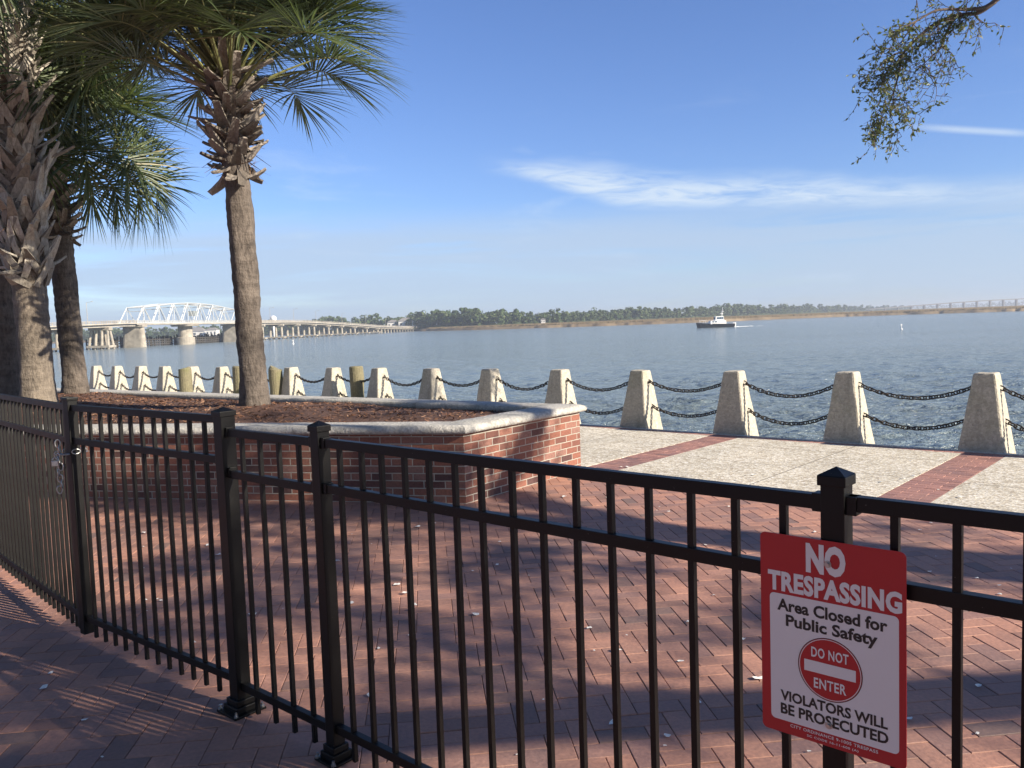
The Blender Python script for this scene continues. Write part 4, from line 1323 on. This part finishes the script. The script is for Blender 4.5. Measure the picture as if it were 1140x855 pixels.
# unseen crown sprays, placed on sun rays to shade chosen spots of the scene
crown_blobs = []
def spray(c, rad, n):
    c = Vector(c) - OO
    for k in range(n):
        v = Vector((r_.gauss(0, 1), r_.gauss(0, 1), r_.gauss(0, 0.5)))
        p = c + v * rad * 0.42
        oak_leaf(bl, p, Vector((r_.gauss(0, 1), r_.gauss(0, 1), r_.gauss(0, .6))), r_.uniform(0.10, 0.17), r_)
    for k in range(5):
        v = Vector((r_.gauss(0, 1), r_.gauss(0, 1), r_.gauss(0, 0.5))) * rad * 0.5
        bw.tube([c, c + v * 0.5 + Vector((0, 0, .05)), c + v], [0.018, 0.01, 0.004], 4, cap=False)
def shade_spray(gx_, gy_, h, rad, n):
    """a spray of leaves at height h on the sun ray that reaches ground point (gx, gy)"""
    k = h / math.tan(SUN_EL)
    c = (gx_ + k * math.sin(SUN_AZ), gy_ + k * math.cos(SUN_AZ), h)
    q = to_px(c)
    if q is not None and -150 < q[0] < 1290 and -150 < q[1] < 1000: return     # keep the open sky clear
    spray(c, rad, n)
def px_ground(px, py, z=0.0):
    d = fwd + (px - 570) / 925 * cr - (py - 427.5) / 925 * cu
    k = (z - 1.6) / d.z
    return d.x * k, d.y * k
SHADE = [(140, 520, .4, 12), (240, 520, .4, 12), (330, 520, .4, 12), (410, 522, .35, 12), (480, 525, .28, 11), (130, 652, .5, 4), (235, 690, .4, 3), (250, 600, .4, 3), (400, 600, .6, 5), (480, 640, .7, 6), (560, 615, .7, 6), (640, 640, .6, 5), (560, 690, .5, 5), (440, 700, .5, 4),
         (750, 690, .5, 4), (860, 690, .4, 3), (1050, 640, .45, 4), (1130, 655, .4, 3), (960, 610, .35, 2), (1055, 790, .2, 1), (700, 590, .45, 3), (620, 555, .4, 3), (330, 640, .4, 3),
         (60, 735, .35, 3), (190, 760, .3, 3), (310, 800, .3, 3), (20, 700, .5, 3), (150, 730, .35, 4), (70, 765, .3, 3), (250, 825, .3, 4), (120, 800, .25, 2), (430, 790, .25, 2), (640, 770, .2, 1), (800, 800, .2, 2), (320, 570, .6, 3), (180, 575, .5, 2),
         (420, 452, .5, 6), (350, 450, .6, 4), (560, 462, .35, 4), (230, 447, .6, 4), (600, 490, .3, 4), (300, 520, .5, 3), (40, 440, .5, 3), (80, 430, .4, 2)]
for px_, py_, rad_, n_ in SHADE:
    gx_, gy_ = px_ground(px_, py_, 0.66 if py_ < 500 else (0.35 if n_ > 6 else 0.0))
    for k in range(max(1, int(n_ * 0.8))):
        shade_spray(gx_ + r_.gauss(0, rad_), gy_ + r_.gauss(0, rad_ * 0.6), r_.uniform(4.6, 8.6), r_.uniform(0.28, 0.6), r_.randrange(30, 85))
cr_o = bl.build('crown', M_OAKLEAF, oak)
bw.build('limbs', M_OAKBARK, oak, True)

# unseen oak added behind the viewpoint; its crown blocks sky light to darken shade
added_oak = thing('live_oak', 'unseen live oak added behind the viewpoint to keep sky light off the near plaza', 'tree', (-3.0, -6.5, 0))
OO = Vector((-3.0, -6.5, 0)); bw = MB(); bl = MB(); tb = MB()
limb([(-3, -6.5, -0.2), (-3.1, -6.4, 1.2), (-2.9, -6.4, 2.6), (-2.8, -6.3, 3.6)], 0.5, 0.4, tb)
tb.build('trunk', M_OAKBARK, added_oak, True)
A1 = (-2.8, -6.3, 3.5)
for tip in ((2.0, -2.5, 6.8), (-1.0, 0.5, 7.6), (-6.0, -1.0, 7.4), (-8.5, -5.5, 6.8), (-3.0, -9.5, 7.5), (1.5, -8.5, 7.2), (-3.5, -4.5, 9.0)):
    md = [A1[i] * 0.5 + tip[i] * 0.5 + (0.5 if i == 2 else 0.0) for i in range(3)]
    limb([A1, tuple(md), tip], 0.2, 0.03)
for k in range(620):
    x, y, z = r_.uniform(-9.5, 3.2), r_.uniform(-11, 4.2), r_.uniform(5.6, 9.0)
    if (x + 3.2) ** 2 / 46 + (y + 3.2) ** 2 / 60 > 1: continue
    kk = z / math.tan(SUN_EL)
    if x - kk * math.sin(SUN_AZ) > -7.0: continue
    q = to_px((x, y, z))
    if q is not None and -200 < q[0] < 1340 and -200 < q[1] < 1000: continue
    c = Vector((x, y, z)) - OO
    for j in range(r_.randrange(30, 55)):
        v = Vector((r_.gauss(0, 1), r_.gauss(0, 1), r_.gauss(0, 0.5)))
        oak_leaf(bl, c + v * 0.42, Vector((r_.gauss(0, 1), r_.gauss(0, 1), r_.gauss(0, .5))), r_.uniform(0.18, 0.30), r_)
bl.build('crown', M_OAKLEAF, added_oak); bw.build('limbs', M_OAKBARK, added_oak, True)

# ------------------------------------------------------------------ far shore
def lerp_tab(tab, x):
    xs = [a for a, _ in tab]; ys = [c for _, c in tab]
    return float(np.interp(x, xs, ys))
def px_x(px, Y): return (px - 570) / 925 * Y
# marsh
shore = [(380, 1010), (440, 900), (490, 770), (530, 705), (580, 670), (640, 640), (720, 635), (800, 640), (860, 690), (930, 715), (1000, 700), (1070, 660), (1140, 625), (1300, 560), (1500, 520)]
b = MB()
front = []
for px in np.arange(385, 1500, 2.5):
    Y = lerp_tab(shore, px) + 10 * noise.noise((px * 0.05, 0, 0)) + 5 * noise.noise((px * 0.2, 3, 0)); front.append((px_x(px, Y), Y))
rows = [(-5, -3.2), (0, -2.2), (4, -1.0), (60, -0.6), (300, -0.3), (1200, 0.2), (5000, 0.4)]
nf = len(front)
for dy, z in rows:
    for k, (x, y) in enumerate(front):
        f = 1 + dy / y
        b.v.append((x * f, y * f, z + (0.25 * noise.noise((x * 0.03, dy, 1)) if dy > 0 else 0)))
for rI in range(len(rows) - 1):
    for k in range(nf - 1):
        i = rI * nf + k; b.face((i, i + 1, i + nf + 1, i + nf))
tag(b.build('marsh', M_MARSH, None, True), kind='structure')
b = MB()
for k in range(30000):
    px = random.uniform(470, 1330); Y0 = lerp_tab(shore, px) + 3
    dy = random.random() ** 2 * 380
    Y = Y0 + 6 + dy; x = px_x(px, Y); z = -1.0 + 0.4 * min(1, dy / 60)
    h = random.uniform(0.7, 1.5); w = random.uniform(0.8, 2.4)
    lean_ = random.gauss(0, 0.25)
    b.quad((x - w / 2, Y, z - 0.3), (x + w / 2, Y + random.uniform(-.8, .8), z - 0.3), (x + w / 2 * 0.7 + lean_, Y, z + h), (x - w / 2 * 0.7 + lean_, Y, z + h * random.uniform(0.7, 1)))
tag(b.build('marsh_grass', M_REED), 'tan marsh grass fringing the far side of the river', 'grass', kind='stuff')

# land behind the left part of the far shore
b = MB()
land = [(-700, 780), (-250, 900), (-30, 980), (120, 1020), (300, 1030), (400, 960), (500, 800), (560, 760), (640, 800), (760, 950), (860, 1200), (960, 1800), (1010, 2400)]
pf = [(px_x(px, Y), Y) for px, Y in land]
for (x, y) in pf: b.v.append((x, y, -3.2))
for (x, y) in pf: b.v.append((x * 1.004, y * 1.004, -1.0))
for (x, y) in pf: b.v.append((x * 1.5, y * 1.5 + 300, -0.2))
n = len(pf)
for rI in range(2):
    for k in range(n - 1): b.face((rI * n + k, rI * n + k + 1, (rI + 1) * n + k + 1, (rI + 1) * n + k))
tag(b.build('far_bank', simple('far_bank_soil', (0.13, 0.10, 0.06), 0.95, var=0.3, scale=0.05), None, True), kind='structure')

hgt = [(-700, 15), (-50, 14), (100, 13), (200, 12), (330, 15), (390, 18), (440, 15), (490, 17), (520, 19.5), (550, 18), (575, 15), (600, 12), (640, 13), (700, 14), (760, 14), (800, 16), (860, 16), (920, 16), (960, 14), (1010, 12)]
b = MB(); rw = random.Random(3)
def far_tree(x, y, z0, H, r):
    H *= r.uniform(0.8, 1.12); cw = H * r.uniform(0.32, 0.62)
    nb_ = r.randrange(7, 12)
    for k in range(nb_):
        a = r.uniform(0, 2 * PI); f = r.uniform(0.25, 0.92)
        c = Vector((x + math.cos(a) * cw * 0.6 * (1.1 - f * 0.6), y + math.sin(a) * cw * 0.6, z0 + H * f))
        rr_ = cw * r.uniform(0.35, 0.6) * (1.1 - f * 0.35)
        for q in range(20):
            v = Vector((r.gauss(0, 1), r.gauss(0, 1), r.gauss(0, 1))).normalized()
            p = c + Vector((v.x, v.y, v.z * 0.7)) * rr_ * r.uniform(0.6, 1.05)
            t1 = v.cross(Vector((r.gauss(0, 1), r.gauss(0, 1), r.gauss(0, 1)))).normalized(); t2 = v.cross(t1)
            s_ = r.uniform(0.6, 1.6) * H / 16
            i = len(b.v)
            b.v += [tuple(p + t1 * s_), tuple(p + t2 * s_ * r.uniform(.6, 1)), tuple(p - t1 * s_ * r.uniform(.6, 1)), tuple(p - t2 * s_)]
            b.face((i, i + 1, i + 2, i + 3))
    for k in range(5):      # undergrowth
        p = Vector((x + r.gauss(0, cw), y - r.uniform(0, 3), z0 + r.uniform(0, 3.0))); s_ = r.uniform(1.0, 2.0)
        i = len(b.v)
        b.v += [tuple(p + Vector((-s_, 0, -s_))), tuple(p + Vector((s_, r.uniform(-1, 1), -s_))), tuple(p + Vector((s_ * .6, 0, s_ * .8))), tuple(p + Vector((-s_ * .6, 0, s_ * .6)))]
        b.face((i, i + 1, i + 2, i + 3))
px = -260.0
while px < 1015:
    Y = lerp_tab(land, px) + 8
    for row in range(4):
        YY = Y + row * 12 + rw.uniform(-5, 5); H = lerp_tab(hgt, px) * rw.uniform(0.7, 1.0) * (1.0 + 0.04 * row) * (1.0 + 0.22 * noise.noise((px * 0.035, row * 0.3, 4)))
        far_tree(px_x(px + rw.uniform(-3, 3), YY), YY, -1.2, H, rw)
    px += 5.0 * 925 / Y * rw.uniform(0.35, 1.65) if px < 900 else 5.0 * 925 / Y * rw.uniform(0.8, 2.0)
# a thinner, more distant line at the right
px = 850.0
while px < 1190:
    Y = 3300 + 600 * noise.noise((px * 0.01, 5, 0)); far_tree(px_x(px, Y), Y, 0, 17 * rw.uniform(0.7, 1.1), rw); px += 2.6
print('woods faces', len(b.f))
tag(b.build('woods', M_WOODS), 'band of mixed woodland along the far shore', 'woods', kind='stuff')

# houses among the far trees
def house(px, Y, w, d, h, z0, label, rot=0.0):
    p = px_x(px, Y)
    t = thing('waterfront_house', label, 'house', (p, Y, z0), rot)
    b = MB(); b.box((0, 0, h / 2), (w, d, h)); b.build('walls', M_HOUSE, t)
    b = MB(); e = 0.6; rh = w * 0.22
    A = [(-w / 2 - e, -d / 2 - e, h), (w / 2 + e, -d / 2 - e, h), (w / 2 + e, d / 2 + e, h), (-w / 2 - e, d / 2 + e, h), (-w / 4, 0, h + rh), (w / 4, 0, h + rh)]
    i = len(b.v); b.v += A
    for f in ((0, 1, 5, 4), (1, 2, 5), (2, 3, 4, 5), (3, 0, 4), (3, 2, 1, 0)): b.face(tuple(i + q for q in f))
    b.build('roof', M_ROOFGREY, t)
    for k in range(3):
        b = MB(); b.box((-w / 3 + k * w / 3, -d / 2 - 0.05, h * 0.55), (w * 0.13, 0.1, h * 0.32)); b.build('window', M_WINDOW, t)
    return t
house(441, 890, 12, 9, 6.5, 0.5, 'white house with grey roof, leftmost of those above the low end of the bridge')
house(455, 880, 15, 9, 7.5, 0.5, 'wide white house in the middle of the row above the low end of the bridge')
house(468, 870, 11, 9, 7.0, 0.8, 'small white house at the right of the row above the low end of the bridge')
house(607, 752, 4, 4, 4.0, 0.0, 'tiny white hut at the marsh edge in front of the woods')
house(222, 940, 22, 12, 6, -1, 'long pale building seen under the swing truss just right of its round pier')
house(240, 930, 12, 10, 7, -1, 'pale building seen under the right half of the swing truss')

# ------------------------------------------------------------------ swing bridge
def bx(Y): return -207.5 + 0.13 * Y
BD = Vector((0.13, 1.0, 0)).normalized(); BN = Vector((BD.y, -BD.x, 0))     # BN points right, towards us
zdeck_tab = [(150, 3.6), (230, 4.6), (300, 6.6), (345, 7.5), (540, 7.4), (620, 5.6), (710, 2.9), (800, 1.4), (960, 0.4), (1050, 0.2)]
def zd(Y): return lerp_tab(zdeck_tab, Y)
bridge = thing('swing_bridge', 'long concrete road bridge with a white steel truss swing span across the river', 'bridge', (bx(400), 400, 0))
BO = Vector((bx(400), 400, 0))
def bp(Y, off=0.0, z=0.0): return Vector((bx(Y), Y, z)) + BN * off - BO
Ys = [150, 190, 230, 270, 300, 325, 345, 353] 
Ys2 = list(np.arange(451, 1000, 12))
for seq in (Ys, Ys2):
    b = MB()
    for y0, y1 in zip(seq[:-1], seq[1:]):
        zA, zB = zd(y0), zd(y1)
        for o0_, o1_, t0, t1 in ((-4.6, 4.6, -0.5, 0.0), (-3.4, -2.8, -1.5, -0.5), (2.8, 3.4, -1.5, -0.5)):
            P = [bp(y0, o0_, zA + t0), bp(y0, o1_, zA + t0), bp(y1, o1_, zB + t0), bp(y1, o0_, zB + t0), bp(y0, o0_, zA + t1), bp(y0, o1_, zA + t1), bp(y1, o1_, zB + t1), bp(y1, o0_, zB + t1)]
            i = len(b.v); b.v += [tuple(p) for p in P]
            for f in ((3, 2, 1, 0), (4, 5, 6, 7), (0, 1, 5, 4), (1, 2, 6, 5), (2, 3, 7, 6), (3, 0, 4, 7)): b.face(tuple(i + q for q in f))
    dk = b.build('deck', M_DECK, bridge)
    b = MB()
    for off in (-4.45, 4.45):
        for hh in (0.45, 0.95):
            b.tube([bp(y, off, zd(y) + hh) for y in seq], 0.12, 4)
        y = seq[0]
        while y < seq[-1]:
            b.box(bp(y, off, zd(y) + 0.5), (0.25, 0.25, 1.0)); y += 3.0
    b.build('railing', M_DECK, dk)

# swing span truss
YL, YR, YC = 353.0, 451.0, 400.0
truss = MB(); zb_ = 7.3
panels = 8
nodes = [YL + (YR - YL) * k / panels for k in range(panels + 1)]
def ztop(Y):
    f = 1 - abs(Y - (YL + YR) / 2) / ((YR - YL) / 2)
    return zb_ + 6.2 + 3.0 * min(1, f * 1.35)
for off in (-3.9, 3.9):
    truss.tube([bp(y, off, zb_) for y in nodes], 0.34, 4)
    tops = nodes[1:-1]
    tp = []
    mids = [(a_ + c_) / 2 for a_, c_ in zip(nodes[:-1], nodes[1:])]
    truss.tube([bp(nodes[0], off, zb_)] + [bp(m_, off, ztop(m_)) for m_ in mids] + [bp(nodes[-1], off, zb_)], 0.28, 4)
    for k, m_ in enumerate(mids):
        if k > 0: truss.tube([bp(nodes[k], off, zb_), bp(m_, off, ztop(m_))], 0.2, 4)
        if k < len(mids) - 1: truss.tube([bp(nodes[k + 1], off, zb_), bp(m_, off, ztop(m_))], 0.2, 4)
        truss.tube([bp(m_, off, zb_), bp(m_, off, ztop(m_))], 0.13, 4)
for m_ in mids:
    truss.tube([bp(m_, -3.9, ztop(m_)), bp(m_, 3.9, ztop(m_))], 0.2, 4)
for m0, m1 in zip(mids[:-1], mids[1:]):
    truss.tube([bp(m0, -3.9, ztop(m0)), bp(m1, 3.9, ztop(m1))], 0.12, 4); truss.tube([bp(m0, 3.9, ztop(m0)), bp(m1, -3.9, ztop(m1))], 0.12, 4)
for m_ in mids:      # sway frames over the road
    truss.tube([bp(m_, -3.9, ztop(m_) - 1.6), bp(m_, 3.9, ztop(m_) - 1.6)], 0.14, 4)
tr = truss.build('truss', M_STEEL, bridge)
b = MB()
y = YL
while y < YR:
    b.box(bp(y + 1.5, 0, zb_ - 0.45), (8.4, 2.98, 0.5), Matrix.Rotation(math.atan2(BN.y, BN.x), 3, 'Z')); y += 3.0
b.build('span_deck', M_DECK, tr)
b = MB()
for off in (-4.2, 4.2):
    for hh in (0.6, 1.1): b.tube([bp(YL, off, zb_ + hh), bp(YR, off, zb_ + hh)], 0.09, 4)
    y = YL
    while y < YR: b.box(bp(y, off, zb_ + 0.4), (0.15, 0.15, 1.3)); y += 2.0
b.build('span_railing', M_STEEL, tr)
b = MB(); b.box(bp(YC + 8, 0, zb_ + 4.6), (2.6, 4.2, 2.4), Matrix.Rotation(math.atan2(BN.y, BN.x), 3, 'Z')); b.build('control_cabin', simple('cabin_grey', (0.30, 0.33, 0.33), 0.6), tr)
# piers
def pier(kind, Y):
    b = MB(); R = Matrix.Rotation(math.atan2(BN.y, BN.x), 3, 'Z'); z = zd(Y) - 1.5 if kind not in ('pivot', 'wall') else zb_ - 0.8
    if kind == 'pivot':
        b.tube([bp(Y, 0, -6), bp(Y, 0, 0.4), bp(Y, 0, 0.6), bp(Y, 0, z - 0.8)], [4.2, 4.2, 3.3, 3.3], 24)
        b.tube([bp(Y, 0, z - 0.8), bp(Y, 0, z)], [6.2, 6.6], 24)
        b.tube([bp(Y, 0, z), bp(Y, 0, z + 0.35)], [3.6, 3.6], 24)
    elif kind == 'wall':
        b.box(bp(Y, 0, (z - 6) / 2), (7.4, 3.2, z + 6), R, taper=0.9); b.box(bp(Y, 0, z - 0.4), (10.4, 3.8, 0.8), R)
        b.tube([bp(Y, 3.8, -6), bp(Y, 3.4, z - 0.5)], [1.6, 1.3], 14); b.tube([bp(Y, -3.8, -6), bp(Y, -3.4, z - 0.5)], [1.6, 1.3], 14)
    elif kind == 'frame':
        b.box(bp(Y, 0, z - 0.6), (9.0, 2.4, 1.2), R); b.box(bp(Y, 0, -1.9), (9.6, 5.0, 0.9), R)
        for off in (-3.6, -1.2, 1.2, 3.6):
            for dy in (-1, 1): b.tube([bp(Y + dy * 1.7, off * 1.15, -2), bp(Y + dy * 0.7, off, z - 0.6)], [0.6, 0.45], 8)
        for off in (-4.2, -1.4, 1.4, 4.2):
            for dy in (-1.8, 1.8): b.tube([bp(Y + dy, off, -6), bp(Y + dy, off, -2)], 0.5, 8)
    elif kind == 'bent':
        b.box(bp(Y, 0, z - 0.55), (10.2, 1.7, 1.1), R); b.box(bp(Y, 0, -1.9), (11.5, 3.6, 0.8), R)
        for off in (-3.6, 0, 3.6): b.tube([bp(Y, off, -2), bp(Y, off, z - 0.5)], [0.75, 0.65], 10)
        for off in (-4.6, -1.6, 1.6, 4.6):
            for dy in (-1, 1): b.tube([bp(Y + dy, off, -6), bp(Y + dy, off, -2)], 0.45, 8)
    else:
        b.box(bp(Y, 0, z - 0.3), (9.8, 1.1, 0.7), R)
        for off in (-4.0, -1.4, 1.4, 4.0): b.tube([bp(Y, off, -6), bp(Y, off, z)], 0.4, 7)
    return b.build('pier', M_PIER, bridge)
for Y in (230, 256, 283, 308): pier('bent', Y)
pier('frame', 334); pier('wall', 357); pier('pivot', 399.5); pier('wall', 447)
for Y in (478, 505, 531, 559, 587, 615, 645, 676, 706): pier('bent', Y)
Y = 716
while Y < 985: pier('trestle', Y); Y += 10
# lamp posts along the deck
lamp_src = None
for k, Y in enumerate((300, 333, 470, 508, 545, 585, 640, 700, 760)):
    b = MB(); base_ = bp(Y, -4.5, zd(Y))
    b.tube([base_, base_ + Vector((0, 0, 8.5))], [0.13, 0.08], 6); b.tube([base_ + Vector((0, 0, 8.5)), base_ + Vector((0, 0, 8.9)) + BN * 2.2], [0.07, 0.06], 5)
    b.box(base_ + Vector((0, 0, 8.9)) + BN * 2.4, (0.8, 0.35, 0.18))
    b.build('lamp_post', M_DECK, bridge)

# timber fender behind the piers
b = MB(); fr = random.Random(9)
y = 338.0
while y < 476:
    for off in (-9.0, -7.6):
        h_ = -0.5 + fr.uniform(-0.6, 0.9)
        p = bp(y + fr.uniform(-.4, .4), off, 0) + BO
        b.tube([(p.x, p.y, -6), (p.x + fr.uniform(-.1, .1), p.y, h_ + 1.6)], 0.32, 7)
    y += 1.9
for hz in (-2.2, -1.2, -0.1):
    for off in (-9.3, -7.3):
        b.tube([bp(338, off, hz) + BO, bp(476, off, hz) + BO], 0.22, 5)
tag(b.build('timber_fender', M_FENDER), 'dark timber pile fender lining the bridge around the round pier', 'fender')

# round white tank showing behind the bridge
wt = thing('water_tank', 'round white tank on a stem showing just above the bridge deck', 'tank', (px_x(308, 620) - 14, 620, -3))
wx = px_x(308, 620)
wt.location = (wx, 620, -3)
bm = bmesh.new(); bmesh.ops.create_uvsphere(bm, u_segments=20, v_segments=12, radius=2.4)
b = MB(); b.bm(bm, Matrix.Translation((0, 0, 14.2))); b.build('tank', M_BOATWHITE, wt, True)
b = MB(); b.tube([(0, 0, -2), (0, 0, 12.4)], [0.9, 0.7], 12); b.build('stem', M_BOATWHITE, wt, True)

# ------------------------------------------------------------------ long high bridge on the right horizon
HBR = thing('high_bridge', 'thin high-level road bridge rising along the horizon at the far right', 'bridge', (px_x(1100, 1900), 1900, 0))
HO = Vector((px_x(1100, 1900), 1900, 0))
def hz(px): return lerp_tab([(940, 2), (985, 5.2), (1020, 8.5), (1060, 12), (1100, 14.5), (1140, 15.5), (1200, 15.5), (1260, 12)], px)
b = MB(); pts_h = [Vector((px_x(px, 1900), 1900, hz(px))) - HO for px in range(930, 1262, 8)]
for a_, c_ in zip(pts_h[:-1], pts_h[1:]): bar(b, a_, c_, 10.0, 2.2, 0)
M_FARB = simple('far_bridge_concrete', (0.22, 0.21, 0.20), 0.9, var=0.1)
b.build('deck', M_FARB, HBR)
for px in np.arange(972, 1260, 14.6):
    b = MB(); p = Vector((px_x(px, 1900), 1900, 0)) - HO
    b.box((p.x, 0, (hz(px) - 6) / 2), (2.4, 7, hz(px) + 6)); b.build('pier', M_FARB, HBR)

# ------------------------------------------------------------------ patrol boat
bc = px_at(797, 363.6, 330); boat = thing('patrol_boat', 'dark-hulled patrol boat with white wheelhouse and mast under way on the river', 'boat', (bc.x, 330, WATER_Z), math.radians(180 + 4))
b = MB()
secs = []
Lb = 14.2
for k in range(13):
    f = k / 12; x = -Lb / 2 + Lb * f
    wd = 2.15 * min(1, (1 - f) ** 0.55 * 1.25) if f > 0.35 else 2.15
    wd = max(wd, 0.05); sheer = 1.35 + 0.75 * f ** 2.2
    rake = 0.9 * f ** 3
    secs.append([(x, 0, -0.7 + 0.5 * f ** 4), (x + rake * .5, wd * 0.75, -0.1), (x + rake, wd, sheer), (x + rake, wd * 0.96, sheer + 0.02), (x + rake, 0, sheer + 0.05),
                 (x + rake, -wd * 0.96, sheer + 0.02), (x + rake, -wd, sheer), (x + rake * .5, -wd * 0.75, -0.1)])
for s in secs: b.v += s
for k in range(12):
    for q in range(8):
        b.face((k * 8 + q, k * 8 + (q + 1) % 8, (k + 1) * 8 + (q + 1) % 8, (k + 1) * 8 + q), 1 if q in (3, 4) else 0)
b.face(tuple(range(8))); b.face(tuple(12 * 8 + q for q in range(8))[::-1])
b.build('hull', [M_HULL, simple('boat_deck', (0.35, 0.36, 0.37), 0.7)], boat)
b = MB(); b.box((-0.6, 0, 2.05), (6.4, 3.1, 1.4), taper=0.96, bevel=0.08); b.box((-1.2, 0, 3.55), (3.6, 2.7, 1.7), taper=0.86, bevel=0.08)
cb = b.build('wheelhouse', M_BOATWHITE, boat)
b = MB()
for xx in (-2.3, -1.4, -0.5):
    for sg in (-1, 1): b.box((xx, sg * 1.28, 3.7), (0.75, 0.16, 0.75))
for yy in (-0.7, 0, 0.7): b.box((0.52, yy, 3.7), (0.16, 0.55, 0.75))
for xx in (0.4, 1.5): b.box((xx, 1.52, 2.3), (0.8, 0.1, 0.5)); b.box((xx, -1.52, 2.3), (0.8, 0.1, 0.5))
b.build('windows', M_GLASS, cb)
b = MB()
b.tube([(-2.4, 0.8, 4.3), (-2.7, 0.4, 6.3)], 0.09, 6); b.tube([(-2.4, -0.8, 4.3), (-2.7, -0.4, 6.3)], 0.09, 6); b.tube([(-2.7, 0, 6.2), (-2.8, 0, 8.0)], 0.07, 6)
b.box((-2.7, 0, 6.3), (0.5, 1.6, 0.3), bevel=0.03); b.box((-2.4, 0, 5.4), (1.2, 0.4, 0.3), bevel=0.03)
b.tube([(-2.8, -0.8, 7.0), (-2.8, 0.8, 7.0)], 0.05, 5)
b.build('mast', M_BOATWHITE, boat)
b = MB()
for sg in (-1, 1):
    b.tube([(2.6, sg * 1.7, 2.6), (4.6, sg * 1.25, 2.9), (6.6, sg * 0.4, 3.15)], 0.04, 5)
    for xx, yy, zz in ((2.6, 1.7, 2.6), (4.6, 1.25, 2.9), (6.4, 0.45, 3.1)): b.tube([(xx, sg * yy, zz - 0.95), (xx, sg * yy, zz)], 0.04, 5)
b.build('bow_rail', M_BOATWHITE, boat)
b = MB()
for sg in (-0.6, 0.6): b.box((-7.5, sg, 0.9), (0.8, 0.6, 1.7), bevel=0.1)
b.build('outboard_motors', M_BOATWHITE, boat)
# wake
b = MB(); wr = random.Random(2)
for k in range(45):
    f = wr.random(); x = bc.x + 7 + f ** 2.0 * 12; spread = 1.2 + f * 7
    y = 330 + wr.choice((-1, 1)) * spread * wr.uniform(0.5, 1) * 0.8 + f * 6
    w = wr.uniform(1.0, 4.5) * (1 - 0.4 * f); h = wr.uniform(0.02, 0.20) * (1.05 - f)
    b.tube([(x - w / 2, y, WATER_Z - 0.05), (x, y + wr.uniform(-.3, .3), WATER_Z + h * .3), (x + w / 2, y, WATER_Z - 0.05)], [0.03, 0.05 + h * .5, 0.03], 5)
tag(b.build('boat_wake', simple('foam', (0.75, 0.78, 0.8), 0.8)), 'white foam wake trailing behind the patrol boat', 'wake', kind='stuff')

# small marker buoys
def buoy(px, py, Y, s, label):
    p = px_at(px, py, Y)
    t = thing('marker_buoy', label, 'buoy', (p.x, Y, WATER_Z), 0, 'small white buoys on the river')
    b = MB(); b.tube([(0, 0, -0.4), (0, 0, 0.25 * s), (0, 0, 0.4 * s)], [0.42 * s, 0.42 * s, 0.3 * s], 12); b.build('float', M_BOATWHITE, t)
    b = MB(); b.tube([(0, 0, 0.3 * s), (0, 0, 1.5 * s)], [0.17 * s, 0.13 * s], 8); b.build('spar', M_BOATWHITE, t)
    b = MB(); b.box((0, 0, 1.75 * s), (0.5 * s, 0.12, 0.5 * s)); b.build('board', M_BOATWHITE, t)
buoy(1003.5, 364, 190, 0.62, 'small white marker buoy on open water right of the boat')
buoy(326.5, 384.5, 290, 0.8, 'small white marker buoy near the bridge, just right of the middle palm')

# ------------------------------------------------------------------ air
def build_haze():
    b = MB(); b.box((0, 7050, 9.5), (19000, 14900, 33))
    m = bpy.data.materials.new('haze'); m.use_nodes = True
    t = NT(m.node_tree); t.n.clear()
    out = t.new('ShaderNodeOutputMaterial'); v = t.new('ShaderNodeVolumePrincipled')
    v.inputs['Color'].default_value = (0.80, 0.88, 1.0, 1); v.inputs['Density'].default_value = 0.00030
    v.inputs['Anisotropy'].default_value = 0.2
    t.l.new(v.outputs[0], out.inputs['Volume'])
    o = b.build('haze', m); tag(o, kind='stuff')
    o.display_type = 'WIRE'
USE_HAZE = True
if USE_HAZE: build_haze()
